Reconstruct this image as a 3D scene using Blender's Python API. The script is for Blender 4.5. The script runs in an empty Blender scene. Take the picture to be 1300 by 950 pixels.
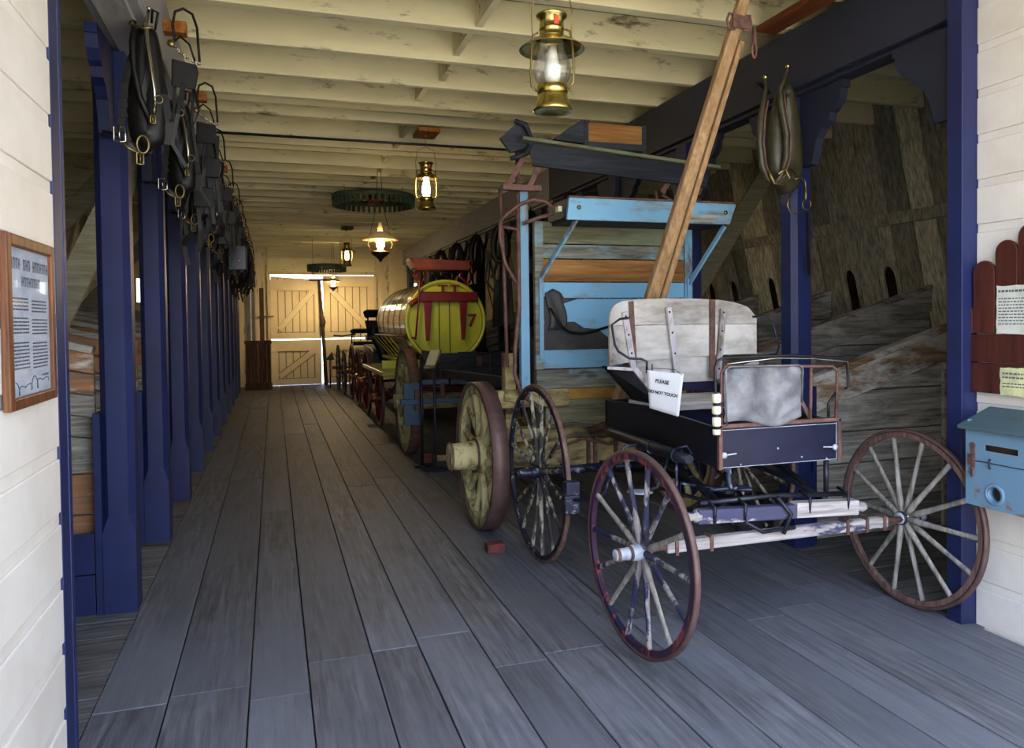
import bpy, math, random
from mathutils import Vector, Matrix, Euler
C = bpy.context.scene.collection
PI = math.pi
R = random.Random(7)
ORD = ("first second third fourth fifth sixth seventh eighth ninth tenth eleventh twelfth thirteenth fourteenth fifteenth sixteenth "
       "seventeenth eighteenth nineteenth twentieth twenty-first twenty-second twenty-third twenty-fourth twenty-fifth twenty-sixth "
       "twenty-seventh twenty-eighth twenty-ninth thirtieth thirty-first thirty-second thirty-third thirty-fourth thirty-fifth thirty-sixth thirty-seventh thirty-eighth thirty-ninth fortieth forty-first forty-second").split()
W = {}          # world matrix of each object built, by name

# ------------------------------------------------------------------ materials
def lin(h):
    if isinstance(h, (tuple, list)): return (h[0], h[1], h[2], 1)
    h = h.lstrip('#'); o = []
    for i in (0, 2, 4):
        c = int(h[i:i+2], 16) / 255
        o.append(c/12.92 if c <= .04045 else ((c+.055)/1.055)**2.4)
    return (*o, 1)

class NT:
    def __init__(s, name):
        s.m = bpy.data.materials.new(name); s.m.use_nodes = True
        s.t = s.m.node_tree; s.n = s.t.nodes; s.l = s.t.links
        s.b = s.n['Principled BSDF']
    def new(s, t, **k):
        n = s.n.new(t)
        for a, v in k.items():
            if hasattr(n, a): setattr(n, a, v)
        return n
    def link(s, a, b): s.l.new(a, b)
    def coords(s, scale, rnd=True):
        tc = s.new('ShaderNodeTexCoord'); mp = s.new('ShaderNodeMapping')
        mp.inputs['Scale'].default_value = scale
        s.link(tc.outputs['Object'], mp.inputs['Vector'])
        if rnd:
            g = s.new('ShaderNodeNewGeometry'); oi = s.new('ShaderNodeObjectInfo')
            ad = s.new('ShaderNodeMath', operation='ADD'); s.link(g.outputs['Random Per Island'], ad.inputs[0]); s.link(oi.outputs['Random'], ad.inputs[1])
            mu = s.new('ShaderNodeMath', operation='MULTIPLY'); s.link(ad.outputs[0], mu.inputs[0]); mu.inputs[1].default_value = 37.
            co = s.new('ShaderNodeCombineXYZ')
            for i in range(3): s.link(mu.outputs[0], co.inputs[i])
            s.link(co.outputs[0], mp.inputs['Location'])
        return mp.outputs[0]
    def noise(s, vec, scale, detail=4, rough=.55, dist=0):
        n = s.new('ShaderNodeTexNoise'); n.inputs['Scale'].default_value = scale; n.inputs['Detail'].default_value = detail
        n.inputs['Roughness'].default_value = rough; n.inputs['Distortion'].default_value = dist
        s.link(vec, n.inputs['Vector']); return n.outputs['Fac']
    def ramp(s, fac, a, b, ca=(0, 0, 0, 1), cb=(1, 1, 1, 1)):
        r = s.new('ShaderNodeValToRGB'); e = r.color_ramp.elements
        e[0].position = a; e[1].position = b; e[0].color = ca; e[1].color = cb
        s.link(fac, r.inputs['Fac']); return r.outputs['Color']
    def mix(s, f, a, b, mode='MIX'):
        m = s.new('ShaderNodeMix'); m.data_type = 'RGBA'; m.blend_type = mode
        for i, v in ((0, f), (6, a), (7, b)):
            if hasattr(v, 'is_linked'): s.link(v, m.inputs[i])
            else: m.inputs[i].default_value = v
        return m.outputs[2]
    def island(s, var):
        g = s.new('ShaderNodeNewGeometry'); r = s.new('ShaderNodeMapRange')
        r.inputs['To Min'].default_value = 1-var; r.inputs['To Max'].default_value = 1+var
        s.link(g.outputs['Random Per Island'], r.inputs['Value'])
        c = s.new('ShaderNodeCombineColor')
        for i in range(3): s.link(r.outputs[0], c.inputs[i])
        return c.outputs[0], g.outputs['Random Per Island']
    def bump(s, fac, strength, dist=.004):
        b = s.new('ShaderNodeBump'); b.inputs['Strength'].default_value = strength; b.inputs['Distance'].default_value = dist
        s.link(fac, b.inputs['Height']); s.link(b.outputs[0], s.b.inputs['Normal'])

def wood(name, base, dark, ax='Y', var=.18, rough=.78, paint=None, wear=.5, wscale=3., alt=None, knots=True, bump=.35, grain=1., spec=.25, wsoft=.06):
    """weathered timber; paint=colour laid over it, rubbed away where the noise is high (wear = share rubbed off)"""
    t = NT(name); base, dark = lin(base), lin(dark)
    st = {'X': (.06, 1, 1), 'Y': (1, .06, 1), 'Z': (1, 1, .06)}[ax]
    v = t.coords(st)
    g1 = t.noise(v, 34*grain, 5, .65, .4)
    g2 = t.noise(v, 9*grain, 3, .5, 1.2)
    col = t.mix(t.ramp(g1, .35, .68), dark, base)
    col = t.mix(t.ramp(g2, .30, .62), t.mix(.45, col, dark), col)
    if knots:
        vk = t.coords({'X': (.3, 1, 1), 'Y': (1, .3, 1), 'Z': (1, 1, .3)}[ax])
        w = t.new('ShaderNodeTexWave', wave_type='RINGS'); w.inputs['Scale'].default_value = 5*grain
        w.inputs['Distortion'].default_value = 7; w.inputs['Detail'].default_value = 3; w.inputs['Detail Scale'].default_value = 1.2
        t.link(vk, w.inputs['Vector'])
        col = t.mix(t.ramp(w.outputs['Fac'], .02, .28, (.22, .22, .22, 1), (0, 0, 0, 1)), col, dark)
    tint, rnd = t.island(var)
    if alt:
        col = t.mix(t.ramp(rnd, alt[1], alt[1]+.02), col, t.mix(t.ramp(g1, .3, .7), dark, lin(alt[0])))
    if paint:
        vp = t.coords(tuple(.35 if a < .5 else 1 for a in st))
        wn = t.noise(vp, wscale, 8, .68, .2)
        th = .5 + (.5-wear)*.42
        mask = t.ramp(wn, th-wsoft, th+wsoft)
        dirt = t.noise(vp, 1.7, 5, .6)
        pc = t.mix(t.ramp(dirt, .3, .75), lin(paint), t.mix(.35, lin(paint), dark))
        col = t.mix(mask, pc, col)
    col = t.mix(1., col, tint, 'MULTIPLY')
    t.link(col, t.b.inputs['Base Color'])
    t.b.inputs['Roughness'].default_value = rough; t.b.inputs['Specular IOR Level'].default_value = spec
    t.bump(g1, bump)
    return t.m

def plain(name, col, rough=.5, metal=0., col2=None, nscale=12., nlo=.4, nhi=.65, bump=0., spec=.5, coat=0., bscale=None):
    t = NT(name); c = lin(col)
    v = t.coords((1, 1, 1)); n = t.noise(v, nscale, 6, .65)
    if col2:
        m = t.ramp(n, nlo, nhi); cc = t.mix(m, c, lin(col2)); t.link(cc, t.b.inputs['Base Color'])
    else: t.b.inputs['Base Color'].default_value = c
    t.b.inputs['Roughness'].default_value = rough; t.b.inputs['Metallic'].default_value = metal
    t.b.inputs['Specular IOR Level'].default_value = spec; t.b.inputs['Coat Weight'].default_value = coat
    if bump: t.bump(t.noise(v, bscale or nscale*3, 6, .6), bump)
    return t.m

def emit(name, col, s):
    t = NT(name); t.b.inputs['Base Color'].default_value = lin(col)
    t.b.inputs['Emission Color'].default_value = lin(col); t.b.inputs['Emission Strength'].default_value = s; return t.m

def glass(name, tint='#ffffff', clear=.86, rough=.05, mx_=.75):
    t = NT(name); t.n.remove(t.b)
    tr = t.new('ShaderNodeBsdfTransparent'); gl = t.new('ShaderNodeBsdfGlossy'); mx = t.new('ShaderNodeMixShader')
    lw = t.new('ShaderNodeLayerWeight'); lw.inputs['Blend'].default_value = .35
    tr.inputs[0].default_value = lin(tint); gl.inputs['Roughness'].default_value = rough
    r = t.new('ShaderNodeMapRange'); r.inputs['To Min'].default_value = 1-clear; r.inputs['To Max'].default_value = mx_
    t.link(lw.outputs['Facing'], r.inputs['Value']); t.link(r.outputs[0], mx.inputs[0])
    t.link(tr.outputs[0], mx.inputs[1]); t.link(gl.outputs[0], mx.inputs[2])
    t.link(mx.outputs[0], t.n['Material Output'].inputs['Surface']); return t.m

M = {}
# ------------------------------------------------------------------ mesh builder
class MB:
    def __init__(s): s.v = []; s.f = []; s.sm = []
    def add(s, vs, fs, smooth=False):
        o = len(s.v); s.v += [Vector(p) for p in vs]; s.f += [tuple(i+o for i in f) for f in fs]; s.sm += [smooth]*len(fs); return s
    def box(s, x0, x1, y0, y1, z0, z1):
        return s.add([(x0, y0, z0), (x1, y0, z0), (x1, y1, z0), (x0, y1, z0), (x0, y0, z1), (x1, y0, z1), (x1, y1, z1), (x0, y1, z1)],
                     [(0, 3, 2, 1), (4, 5, 6, 7), (0, 1, 5, 4), (1, 2, 6, 5), (2, 3, 7, 6), (3, 0, 4, 7)])
    def obox(s, c, d, rot):
        m = Euler(rot).to_matrix(); c = Vector(c); h = Vector(d)/2
        vs = [c + m @ Vector((sx*h.x, sy*h.y, sz*h.z)) for sz in (-1, 1) for sx, sy in ((-1, -1), (1, -1), (1, 1), (-1, 1))]
        return s.add(vs, [(0, 3, 2, 1), (4, 5, 6, 7), (0, 1, 5, 4), (1, 2, 6, 5), (2, 3, 7, 6), (3, 0, 4, 7)])
    def bar(s, p, q, w, h, up=(0, 0, 1), w2=None, h2=None):
        p, q = Vector(p), Vector(q); d = (q-p).normalized(); up = Vector(up)
        if abs(d.dot(up)) > .98: up = Vector((0, 1, 0))
        a = d.cross(up).normalized(); b = a.cross(d).normalized()
        w2 = w2 or w; h2 = h2 or h; vs = []
        for c, ww, hh in ((p, w, h), (q, w2, h2)):
            vs += [c-a*ww/2-b*hh/2, c+a*ww/2-b*hh/2, c+a*ww/2+b*hh/2, c-a*ww/2+b*hh/2]
        return s.add(vs, [(0, 3, 2, 1), (4, 5, 6, 7), (0, 1, 5, 4), (1, 2, 6, 5), (2, 3, 7, 6), (3, 0, 4, 7)])
    def tube(s, pts, r, n=8, closed=False, squash=None):
        pts = [Vector(p) for p in pts]; k = len(pts)
        rs = r if isinstance(r, (list, tuple)) else [r]*k
        vs = []; prev = None
        for i, p in enumerate(pts):
            if closed: t = (pts[(i+1) % k]-pts[i-1]).normalized()
            else: t = (pts[min(i+1, k-1)]-pts[max(i-1, 0)]).normalized()
            if prev is None:
                u = Vector((0, 0, 1)) if abs(t.z) < .9 else Vector((1, 0, 0))
                a = t.cross(u).normalized()
            else: a = (prev - t*prev.dot(t)).normalized()
            prev = a; b = t.cross(a)
            for j in range(n):
                an = 2*PI*j/n; vs.append(p + (a*math.cos(an)+b*math.sin(an)*(squash or 1))*rs[i])
        fs = []
        for i in range(k if closed else k-1):
            o, o2 = i*n, ((i+1) % k)*n
            for j in range(n): fs.append((o+j, o+(j+1) % n, o2+(j+1) % n, o2+j))
        s.add(vs, fs, True)
        if not closed:
            o = len(s.v)-len(vs)
            s.f += [tuple(o+j for j in reversed(range(n))), tuple(o+(k-1)*n+j for j in range(n))]; s.sm += [False, False]
        return s
    def lathe(s, prof, c=(0, 0, 0), ax='Z', n=24, closed=False, smooth=True, rot=None):
        """prof: (radius, height) pairs"""
        c = Vector(c); vs = []
        bas = {'Z': ((1, 0, 0), (0, 1, 0), (0, 0, 1)), 'X': ((0, 1, 0), (0, 0, 1), (1, 0, 0)), 'Y': ((0, 0, 1), (1, 0, 0), (0, 1, 0))}[ax]
        A, B, D = [Vector(b) for b in bas]
        if rot: m = Euler(rot).to_matrix(); A, B, D = m @ A, m @ B, m @ D
        for r, h in prof:
            for j in range(n):
                an = 2*PI*j/n; vs.append(c + A*math.cos(an)*r + B*math.sin(an)*r + D*h)
        k = len(prof); fs = []
        for i in range(k if closed else k-1):
            o, o2 = i*n, ((i+1) % k)*n
            for j in range(n): fs.append((o+j, o+(j+1) % n, o2+(j+1) % n, o2+j))
        s.add(vs, fs, smooth)
        if not closed:
            o = len(s.v)-len(vs)
            if prof[0][0] > 1e-5: s.f.append(tuple(o+j for j in reversed(range(n)))); s.sm.append(False)
            if prof[-1][0] > 1e-5: s.f.append(tuple(o+(k-1)*n+j for j in range(n))); s.sm.append(False)
        return s
    def prism(s, out, fn, d, smooth=False):
        """outline [(a,b)] mapped by fn to 3-D, swept along vector d"""
        base = [Vector(fn(a, b)) for a, b in out]; n = len(base); d = Vector(d)
        area = Vector((0, 0, 0))
        for i in range(n): area += base[i].cross(base[(i+1) % n])
        if area.dot(d) > 0: base.reverse()
        vs = base + [p+d for p in base]
        fs = [tuple(range(n)), tuple(reversed(range(n, 2*n)))] + [(i, i+n, (i+1) % n+n, (i+1) % n) for i in range(n)]
        return s.add(vs, fs, smooth)
    def ribbon(s, pts, w, th, wd=(0, 1, 0)):
        pts = [Vector(p) for p in pts]; wd = Vector(wd).normalized(); k = len(pts); vs = []
        for i, p in enumerate(pts):
            t = (pts[min(i+1, k-1)]-pts[max(i-1, 0)]).normalized()
            a = (wd - t*wd.dot(t)).normalized(); b = t.cross(a)
            vs += [p-a*w/2-b*th/2, p+a*w/2-b*th/2, p+a*w/2+b*th/2, p-a*w/2+b*th/2]
        fs = []
        for i in range(k-1):
            o = 4*i
            for j in range(4): fs.append((o+j, o+(j+1) % 4, o+4+(j+1) % 4, o+4+j))
        fs += [(3, 2, 1, 0), tuple(4*(k-1)+j for j in range(4))]
        return s.add(vs, fs)
    def grid(s, fn, nu, nv, th=None, smooth=True):
        """surface fn(u,v)->point on 0..1 squares; th: thickness vector function or None"""
        vs = [Vector(fn(i/nu, j/nv)) for j in range(nv+1) for i in range(nu+1)]
        fs = [(j*(nu+1)+i, j*(nu+1)+i+1, (j+1)*(nu+1)+i+1, (j+1)*(nu+1)+i) for j in range(nv) for i in range(nu)]
        if th is None: return s.add(vs, fs, smooth)
        th = Vector(th); n = len(vs); vs2 = vs + [p+th for p in vs]
        fs2 = fs + [tuple(reversed([i+n for i in f])) for f in fs]
        rim = [i for i in range(nu+1)] + [j*(nu+1)+nu for j in range(1, nv+1)] + [nv*(nu+1)+i for i in range(nu-1, -1, -1)] + [j*(nu+1) for j in range(nv-1, 0, -1)]
        for a, b in zip(rim, rim[1:]+rim[:1]): fs2.append((b, a, a+n, b+n))
        return s.add(vs2, fs2, smooth)
    def build(s, name, mat, parent=None, loc=None, rot=(0, 0, 0), bevel=0.):
        me = bpy.data.meshes.new(name)
        if loc is not None: wm = Matrix.Translation(loc) @ Euler(rot).to_matrix().to_4x4(); vs = s.v
        elif parent is not None: wm = W[parent.name].copy(); inv = wm.inverted(); vs = [inv @ p for p in s.v]
        else:
            lo = [min(p[i] for p in s.v) for i in range(3)]; hi = [max(p[i] for p in s.v) for i in range(3)]
            b = Vector(((lo[0]+hi[0])/2, (lo[1]+hi[1])/2, lo[2])); wm = Matrix.Translation(b); vs = [p-b for p in s.v]
        me.from_pydata([tuple(p) for p in vs], [], s.f); me.polygons.foreach_set('use_smooth', s.sm); me.update()
        for m in (mat if isinstance(mat, (list, tuple)) else [mat]): me.materials.append(m)
        o = bpy.data.objects.new(name, me); C.objects.link(o)
        if parent is not None: o.parent = parent; o.matrix_local = W[parent.name].inverted() @ wm
        else: o.matrix_local = wm
        W[o.name] = wm
        if bevel:
            bv = o.modifiers.new('edge', 'BEVEL'); bv.width = bevel; bv.segments = 2; bv.limit_method = 'ANGLE'; bv.angle_limit = .7
        return o

def tag(o, label=None, cat=None, group=None, kind=None):
    if label: o['label'] = label
    if cat: o['category'] = cat
    if group: o['group'] = group
    if kind: o['kind'] = kind
    return o
def thing(name, label, cat, loc, group=None, kind=None, rz=0):
    o = bpy.data.objects.new(name, None); C.objects.link(o); o.empty_display_size = .1
    m = Matrix.Translation(loc) @ Matrix.Rotation(rz, 4, 'Z'); o.matrix_local = m; W[o.name] = m
    return tag(o, label, cat, group, kind)
def sub(name, parent, loc, rot=(0, 0, 0)):
    o = bpy.data.objects.new(name, None); C.objects.link(o); wm = Matrix.Translation(loc) @ Euler(rot).to_matrix().to_4x4()
    o.parent = parent; o.matrix_local = W[parent.name].inverted() @ wm; W[o.name] = wm; return o
def dup(root, m, label, group=None):
    def rec(o, par):
        c = o.copy(); C.objects.link(c)
        if par is not None: c.parent = par; c.matrix_parent_inverse = o.matrix_parent_inverse.copy()
        for ch in list(KIDS.get(o.name, [])): rec(ch, c)
        return c
    c = rec(root, None); c.matrix_local = m; W[c.name] = m; c['label'] = label
    if group: c['group'] = group
    return c
KIDS = {}
def index_kids(root):
    def rec(o):
        KIDS[o.name] = [x for x in bpy.data.objects if x.parent == o]
        for ch in KIDS[o.name]: rec(ch)
    rec(root)
def text_obj(s, size, mat, parent, wm, ext=.0006, name='lettering', bold=0., align='CENTER'):
    cu = bpy.data.curves.new(name, 'FONT'); cu.body = s; cu.size = size; cu.align_x = align; cu.align_y = 'CENTER'; cu.extrude = ext; cu.offset = bold
    o = bpy.data.objects.new(name, cu); C.objects.link(o)
    bpy.context.view_layer.update()
    me = bpy.data.meshes.new_from_object(o, depsgraph=bpy.context.evaluated_depsgraph_get())
    bpy.data.objects.remove(o); me.materials.clear(); me.materials.append(mat)
    o = bpy.data.objects.new(name, me); C.objects.link(o); o.parent = parent
    o.matrix_local = W[parent.name].inverted() @ wm; W[o.name] = wm; return o
def frame_m(o, xa, za):
    """matrix whose local X is xa, local Y is za (up in the lettering's plane)"""
    xa, ya = Vector(xa).normalized(), Vector(za).normalized(); n = xa.cross(ya)
    m = Matrix((xa, ya, n)).transposed().to_4x4(); m.translation = Vector(o); return m
def clip(poly, a, b, c):
    """keep a*x+b*z<=c"""
    out = []
    for i in range(len(poly)):
        p, q = poly[i], poly[(i+1) % len(poly)]; dp, dq = a*p[0]+b*p[1]-c, a*q[0]+b*q[1]-c
        if dp <= 0: out.append(p)
        if dp*dq < 0: t = dp/(dp-dq); out.append((p[0]+t*(q[0]-p[0]), p[1]+t*(q[1]-p[1])))
    return out

# ------------------------------------------------------------------ palette
M['floor'] = wood('floor_timber', '#838387', '#434448', 'Y', .16, .6, knots=True, bump=.5, spec=.35, paint='#6f737c', wear=.5, wscale=1.3, wsoft=.14)
M['floor_x'] = wood('floor_timber_crosswise', '#8d8c8c', '#525252', 'X', .16, .7, bump=.5)
M['siding'] = plain('white_siding_paint', '#e9e4dc', .45, col2='#ddd6cc', nscale=2.2, bump=.05)
M['joist'] = wood('cream_joist_paint', '#9a8f6c', '#5d543f', 'X', .06, .7, paint='#f6eec2', wear=.16, wscale=7, bump=.15)
M['ceil'] = wood('cream_ceiling_boards', '#8d8168', '#5d543f', 'Y', .12, .8, paint='#b3ab82', wear=.3, wscale=5)
M['blue'] = plain('navy_post_paint', '#202957', .45, col2='#1b2249', nscale=3, bump=.06, spec=.4)
M['beamblue'] = plain('dark_navy_beam_paint', '#23273a', .6, col2='#1d2030', nscale=2.5, bump=.08)
M['beamgrey'] = wood('grey_beam', '#b5b1a8', '#7c7a76', 'Y', .06, .8, paint='#9c9b9c', wear=.4, wscale=3)
M['grey'] = wood('silvered_boards_x', '#c9c3b8', '#6d6860', 'X', .2, .85, paint='#dcd7cd', wear=.72, wscale=5, bump=.6, knots=False, wsoft=.12)
M['greyrust'] = wood('silvered_and_rusty_boards', '#b3ada1', '#5f5a52', 'X', .16, .85, paint='#dcd7cd', wear=.82, wscale=6, alt=('#b07848', .62), bump=.6)
M['cap'] = wood('worn_cap_rail', '#a98c6c', '#5b4a3c', 'X', .1, .75, paint='#c9c6c0', wear=.45, wscale=5, bump=.5)
M['lean'] = wood('leaning_stall_boards', '#d2cdb9', '#7b7663', 'Z', .36, .85, alt=('#e6e2c4', .78), bump=.5, knots=False)
M['brace'] = wood('pale_brace_board', '#b9b397', '#8c866e', 'X', .05, .8, knots=False)
M['dark'] = plain('dark_void_boards', '#5a3a28', .9, col2='#3c2a20', nscale=6)
M['grimeshade'] = plain('grimy_seam_and_edge_shade', '#8a7a58', .9)  # door plank joints, and shade painted along brace and rail edges
M['doorp'] = plain('cream_door_paint', '#f3e3ba', .6, col2='#e6d4a8', nscale=2)
M['backw'] = wood('cream_back_wall', '#8d8168', '#5d543f', 'Z', .08, .75, paint='#e6d7ae', wear=.2, wscale=5)
M['brown'] = wood('dark_brown_boards', '#7a4a2c', '#2e1b12', 'Z', .25, .6)
M['prop'] = wood('dark_prop_timber', '#6b5740', '#33281d', 'Z', .1, .8)
M['orange'] = wood('orange_timber', '#b9742c', '#7c4714', 'Y', .1, .6, knots=False)
M['redplank'] = wood('red_brown_timber', '#8a4a22', '#4a2410', 'Y', .1, .6)
M['pole'] = wood('oiled_pole', '#c7a67c', '#8a6a48', 'Z', .05, .6, grain=.8)
M['black'] = plain('worn_black_paint', '#101116', .42, col2='#1a1b24', nscale=5, coat=.05, spec=.35)
M['bodyblue'] = plain('blue_black_paint', '#11142c', .4, col2='#181c38', nscale=4, coat=.05, spec=.3, bump=.04)
M['rust'] = plain('rusty_iron', '#7a564c', .7, metal=.2, col2='#4d3936', nscale=14, bump=.3)
M['tire'] = plain('brown_iron_tire', '#6e5550', .55, metal=.35, col2='#54403e', nscale=9, bump=.2)
M['iron'] = plain('dark_iron', '#262831', .45, metal=.6, col2='#3a3c46', nscale=16, bump=.15)
M['ironb'] = plain('blue_black_iron', '#1c2038', .38, metal=.2, col2='#8d90a0', nscale=20, nlo=.58, nhi=.66)
M['flake'] = wood('flaking_white_and_navy', '#d8d2d2', '#8c8488', 'X', .1, .6, paint='#232b58', wear=.40, wscale=5, wsoft=.02, knots=False)
M['flakew'] = wood('flaking_white_paint', '#d9d3cf', '#8a8280', 'X', .1, .6, paint='#2a3258', wear=.72, wscale=5, wsoft=.02, knots=False)
M['spokef'] = wood('flaking_spoke_paint', '#b9b2ac', '#5a5456', 'Z', .12, .6, paint='#1c2244', wear=.5, wscale=12, wsoft=.02, knots=False)
M['spokeg'] = wood('bare_grey_spoke', '#b3ada4', '#6a6662', 'Z', .1, .65, knots=False)
M['spoked'] = wood('dark_flaking_spoke', '#c9c1ae', '#8a8476', 'Z', .12, .6, paint='#15172c', wear=.46, wscale=13, wsoft=.02, knots=False)
M['rimred'] = wood('red_flecked_felloe', '#a04a46', '#6a3432', 'Z', .1, .6, paint='#1c203c', wear=.38, wscale=14, wsoft=.02, knots=False)
M['rimdark'] = wood('navy_flaked_felloe', '#9c958c', '#4a4448', 'Z', .1, .6, paint='#16182e', wear=.3, wscale=14, wsoft=.02, knots=False)
M['rimrust'] = wood('rusty_felloe', '#8d6f66', '#4f3c38', 'Z', .1, .7, knots=False)
M['hubw'] = plain('chalky_hub_paint', '#b9c0cc', .5, col2='#8c8f98', nscale=16, bump=.2)
M['yel'] = wood('dusty_yellow_paint', '#8c7f5a', '#5b5138', 'Z', .1, .7, paint='#cfc591', wear=.35, wscale=9, knots=False)
M['yelx'] = wood('tan_undercarriage', '#7d6f52', '#3d3527', 'X', .18, .8, paint='#b9a772', wear=.5, wscale=5)
M['lblue'] = wood('sky_blue_wagon_paint', '#b3b8b2', '#5b5f60', 'X', .07, .6, paint='#84bde2', wear=.34, wscale=3.5)
M['lbluez'] = wood('sky_blue_wagon_paint_upright', '#a3a8a2', '#4b4f50', 'Z', .05, .6, paint='#84b6d8', wear=.36, wscale=5)
M['lbluew'] = wood('rubbed_sky_blue_paint', '#9a9a8c', '#4b4a45', 'X', .07, .7, paint='#8aa9b2', wear=.6, wscale=6)
M['olive'] = wood('olive_grey_board', '#8e8b6c', '#54523e', 'X', .05, .8, paint='#7f8a72', wear=.5, wscale=3)
M['rawx'] = wood('raw_orange_plank', '#b5824a', '#6a4420', 'X', .05, .7, grain=.7)
M['card'] = plain('cream_label_card', '#d6c79c', .7)
M['mustard'] = plain('mustard_paint', '#a87e35', .7, col2='#8a6428', nscale=8)
M['dkpanel'] = wood('blackened_wagon_board', '#3a3e48', '#1d2026', 'X', .1, .6)
M['steelblue'] = wood('steel_blue_paint', '#7d7a70', '#44423c', 'X', .07, .6, paint='#47637f', wear=.35, wscale=8)
M['whitew'] = wood('whitewashed_seat', '#9c9082', '#5b5248', 'X', .05, .7, paint='#dcd8d4', wear=.36, wscale=2.6, bump=.3, wsoft=.12)
M['whitez'] = wood('whitewashed_strut', '#9c9082', '#5b5248', 'Z', .05, .7, paint='#cfcad0', wear=.4, wscale=8, bump=.3)
M['leath'] = plain('grey_leather', '#8a8a8e', .38, col2='#45464c', nscale=4, nlo=.35, nhi=.62, bump=.9, bscale=7)
M['leab'] = plain('black_harness_leather', '#0c0b0a', .45, col2='#171412', nscale=18, bump=.25, spec=.3)
M['leag'] = plain('greenish_old_leather', '#45402a', .42, col2='#2a271b', nscale=9, bump=.4)
M['stain'] = plain('tarred_leather', '#2b2b2c', .6, col2='#3c3a38', nscale=9, bump=.3)
M['chrome'] = plain('polished_steel', '#b9b6ac', .16, metal=1.)
M['brass'] = plain('lantern_brass', '#d6c478', .24, metal=1., col2='#b8a35a', nscale=6)
M['brassd'] = plain('dull_brass', '#8a7a4a', .4, metal=.9)
M['copper'] = plain('orange_lantern_badge', '#d0481c', .5)
M['oil'] = plain('dark_bronze', '#4a3620', .4, metal=.7)
M['paper'] = plain('white_paper', '#eef0f6', .8)
M['paperb'] = plain('aged_notice_paper', '#c3cbd8', .8, col2='#aab3c2', nscale=6)
M['paperw'] = plain('faded_notice_sheet', '#d9dcd2', .85, col2='#bfc4b4', nscale=9)
M['papery'] = plain('yellowed_notice_sheet', '#dfe0a8', .85, col2='#aab08a', nscale=12)
M['ink'] = plain('black_ink', '#14151a', .7)
M['inkp'] = plain('faded_ink', '#5a5f6e', .8)
M['picf'] = wood('brown_picture_frame', '#8a5a3a', '#4a2c1a', 'Z', .05, .4, knots=False)
M['maroon'] = wood('maroon_notice_board', '#5b2c22', '#3a1a15', 'Z', .1, .4, knots=False, bump=.15, spec=.5)
M['boxblue'] = plain('rusting_blue_box_paint', '#6f93ad', .45, metal=.1, col2='#8a5a34', nscale=5, nlo=.62, nhi=.7, bump=.1)
M['boxlid'] = wood('dark_teal_lid_paint', '#7c8888', '#3f4a4c', 'Y', .05, .6, paint='#4f666e', wear=.25, wscale=7)
M['lime'] = plain('lime_yellow_paint', '#bfc840', .3, col2='#b2bc38', nscale=3, coat=.4)
M['pin'] = plain('dark_pinstripe', '#4a4a1c', .5)
M['red'] = plain('wagon_red_paint', '#780d14', .35, col2='#5a0a10', nscale=5, coat=.2)
M['redo'] = plain('orange_red_paint', '#8a3a1e', .4, col2='#702c18', nscale=5, coat=.1)
M['stave'] = wood('varnished_staves', '#a0753c', '#5c3f1c', 'Y', .2, .16, knots=False, spec=.8, bump=.1)
M['cogg'] = plain('dark_green_cogwheel', '#3b5440', .7, col2='#3a3a28', nscale=6)
M['cane'] = plain('cream_enamel', '#e0d2a0', .35)
M['porc'] = plain('cream_porcelain', '#e4dcc0', .25)
M['brick'] = plain('red_chock_block', '#6a2f26', .8, col2='#4a241e')
M['ground'] = plain('sandy_yard', '#cdbfa2', .95, col2='#a08c70', nscale=.8)
M['bulb'] = emit('lit_lamp_glass', '#ffe0ae', 130)
M['bulbs'] = emit('lit_small_lamp', '#ffdca4', 620)
M['frost'] = plain('frosted_chimney', '#e9eadd', .35)
M['shade'] = plain('cream_lamp_shade', '#e8c88a', .4)
M['glass'] = glass('lantern_glass')
M['glassd'] = glass('dusty_box_glass', '#5f6664', .95, .2, .2)
M['pane'] = glass('poster_glass', clear=.97, rough=.03, mx_=.14)
M['led'] = emit('red_indicator', '#ff3a20', 6)
# ================================================================== THE SETTING
XL, XR = -.77, 3.52            # aisle edges
BZ, JZ, CZ = 3.25, 3.67, 3.93  # beam underside, joist underside, ceiling boards
YE = 21.0
def slx(z): return 6.02 + (3.78-z)*.2275       # right stall wall leans outwards as it falls
def slxl(z): return -3.3 - (3.78-z)*.2275
# floor: aisle boards along Y in staggered lengths
m = MB(); x = XL
widths = [.30, .34, .26, .31, .24, .30, .27, .33, .25, .29, .31, .26, .30, .28, .27, .31]
for i, w in enumerate(widths):
    x1 = min(x+w, XR+.02)
    if x >= XR-.03: break
    ys = [-.4, 3.62+R.uniform(-.25, .3)]
    while ys[-1] < YE: ys.append(ys[-1]+R.uniform(3.2, 5.2))
    ys[-1] = YE+.3
    for a, b in zip(ys, ys[1:]): m.box(x+.003, x1-.004, a+.003, b-.003, -.05, R.uniform(-.004, 0))
    x = x1
tag(m.build('floor', M['floor'], bevel=.003), 'worn grey plank floor of the aisle, boards running front to back', 'floor', kind='structure')
def crossfloor(x0, x1, lab):
    m = MB(); y = 3.0
    while y < YE: m.box(x0, x1, y+.004, y+.236, -.06, R.uniform(-.012, -.004)); y += .24
    tag(m.build('floor', M['floor_x'], bevel=.003), lab, 'floor', kind='structure')
crossfloor(-4.3, XL-.002, 'grey boards laid crosswise under the left stalls'); crossfloor(XR+.024, 6.9, 'grey boards laid crosswise under the right stalls')
m = MB(); m.box(-30, 30, -40, YE+12, -.3, -.08)
tag(m.build('ground', M['ground']), 'sandy yard around the shed', 'ground', kind='structure')
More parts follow.
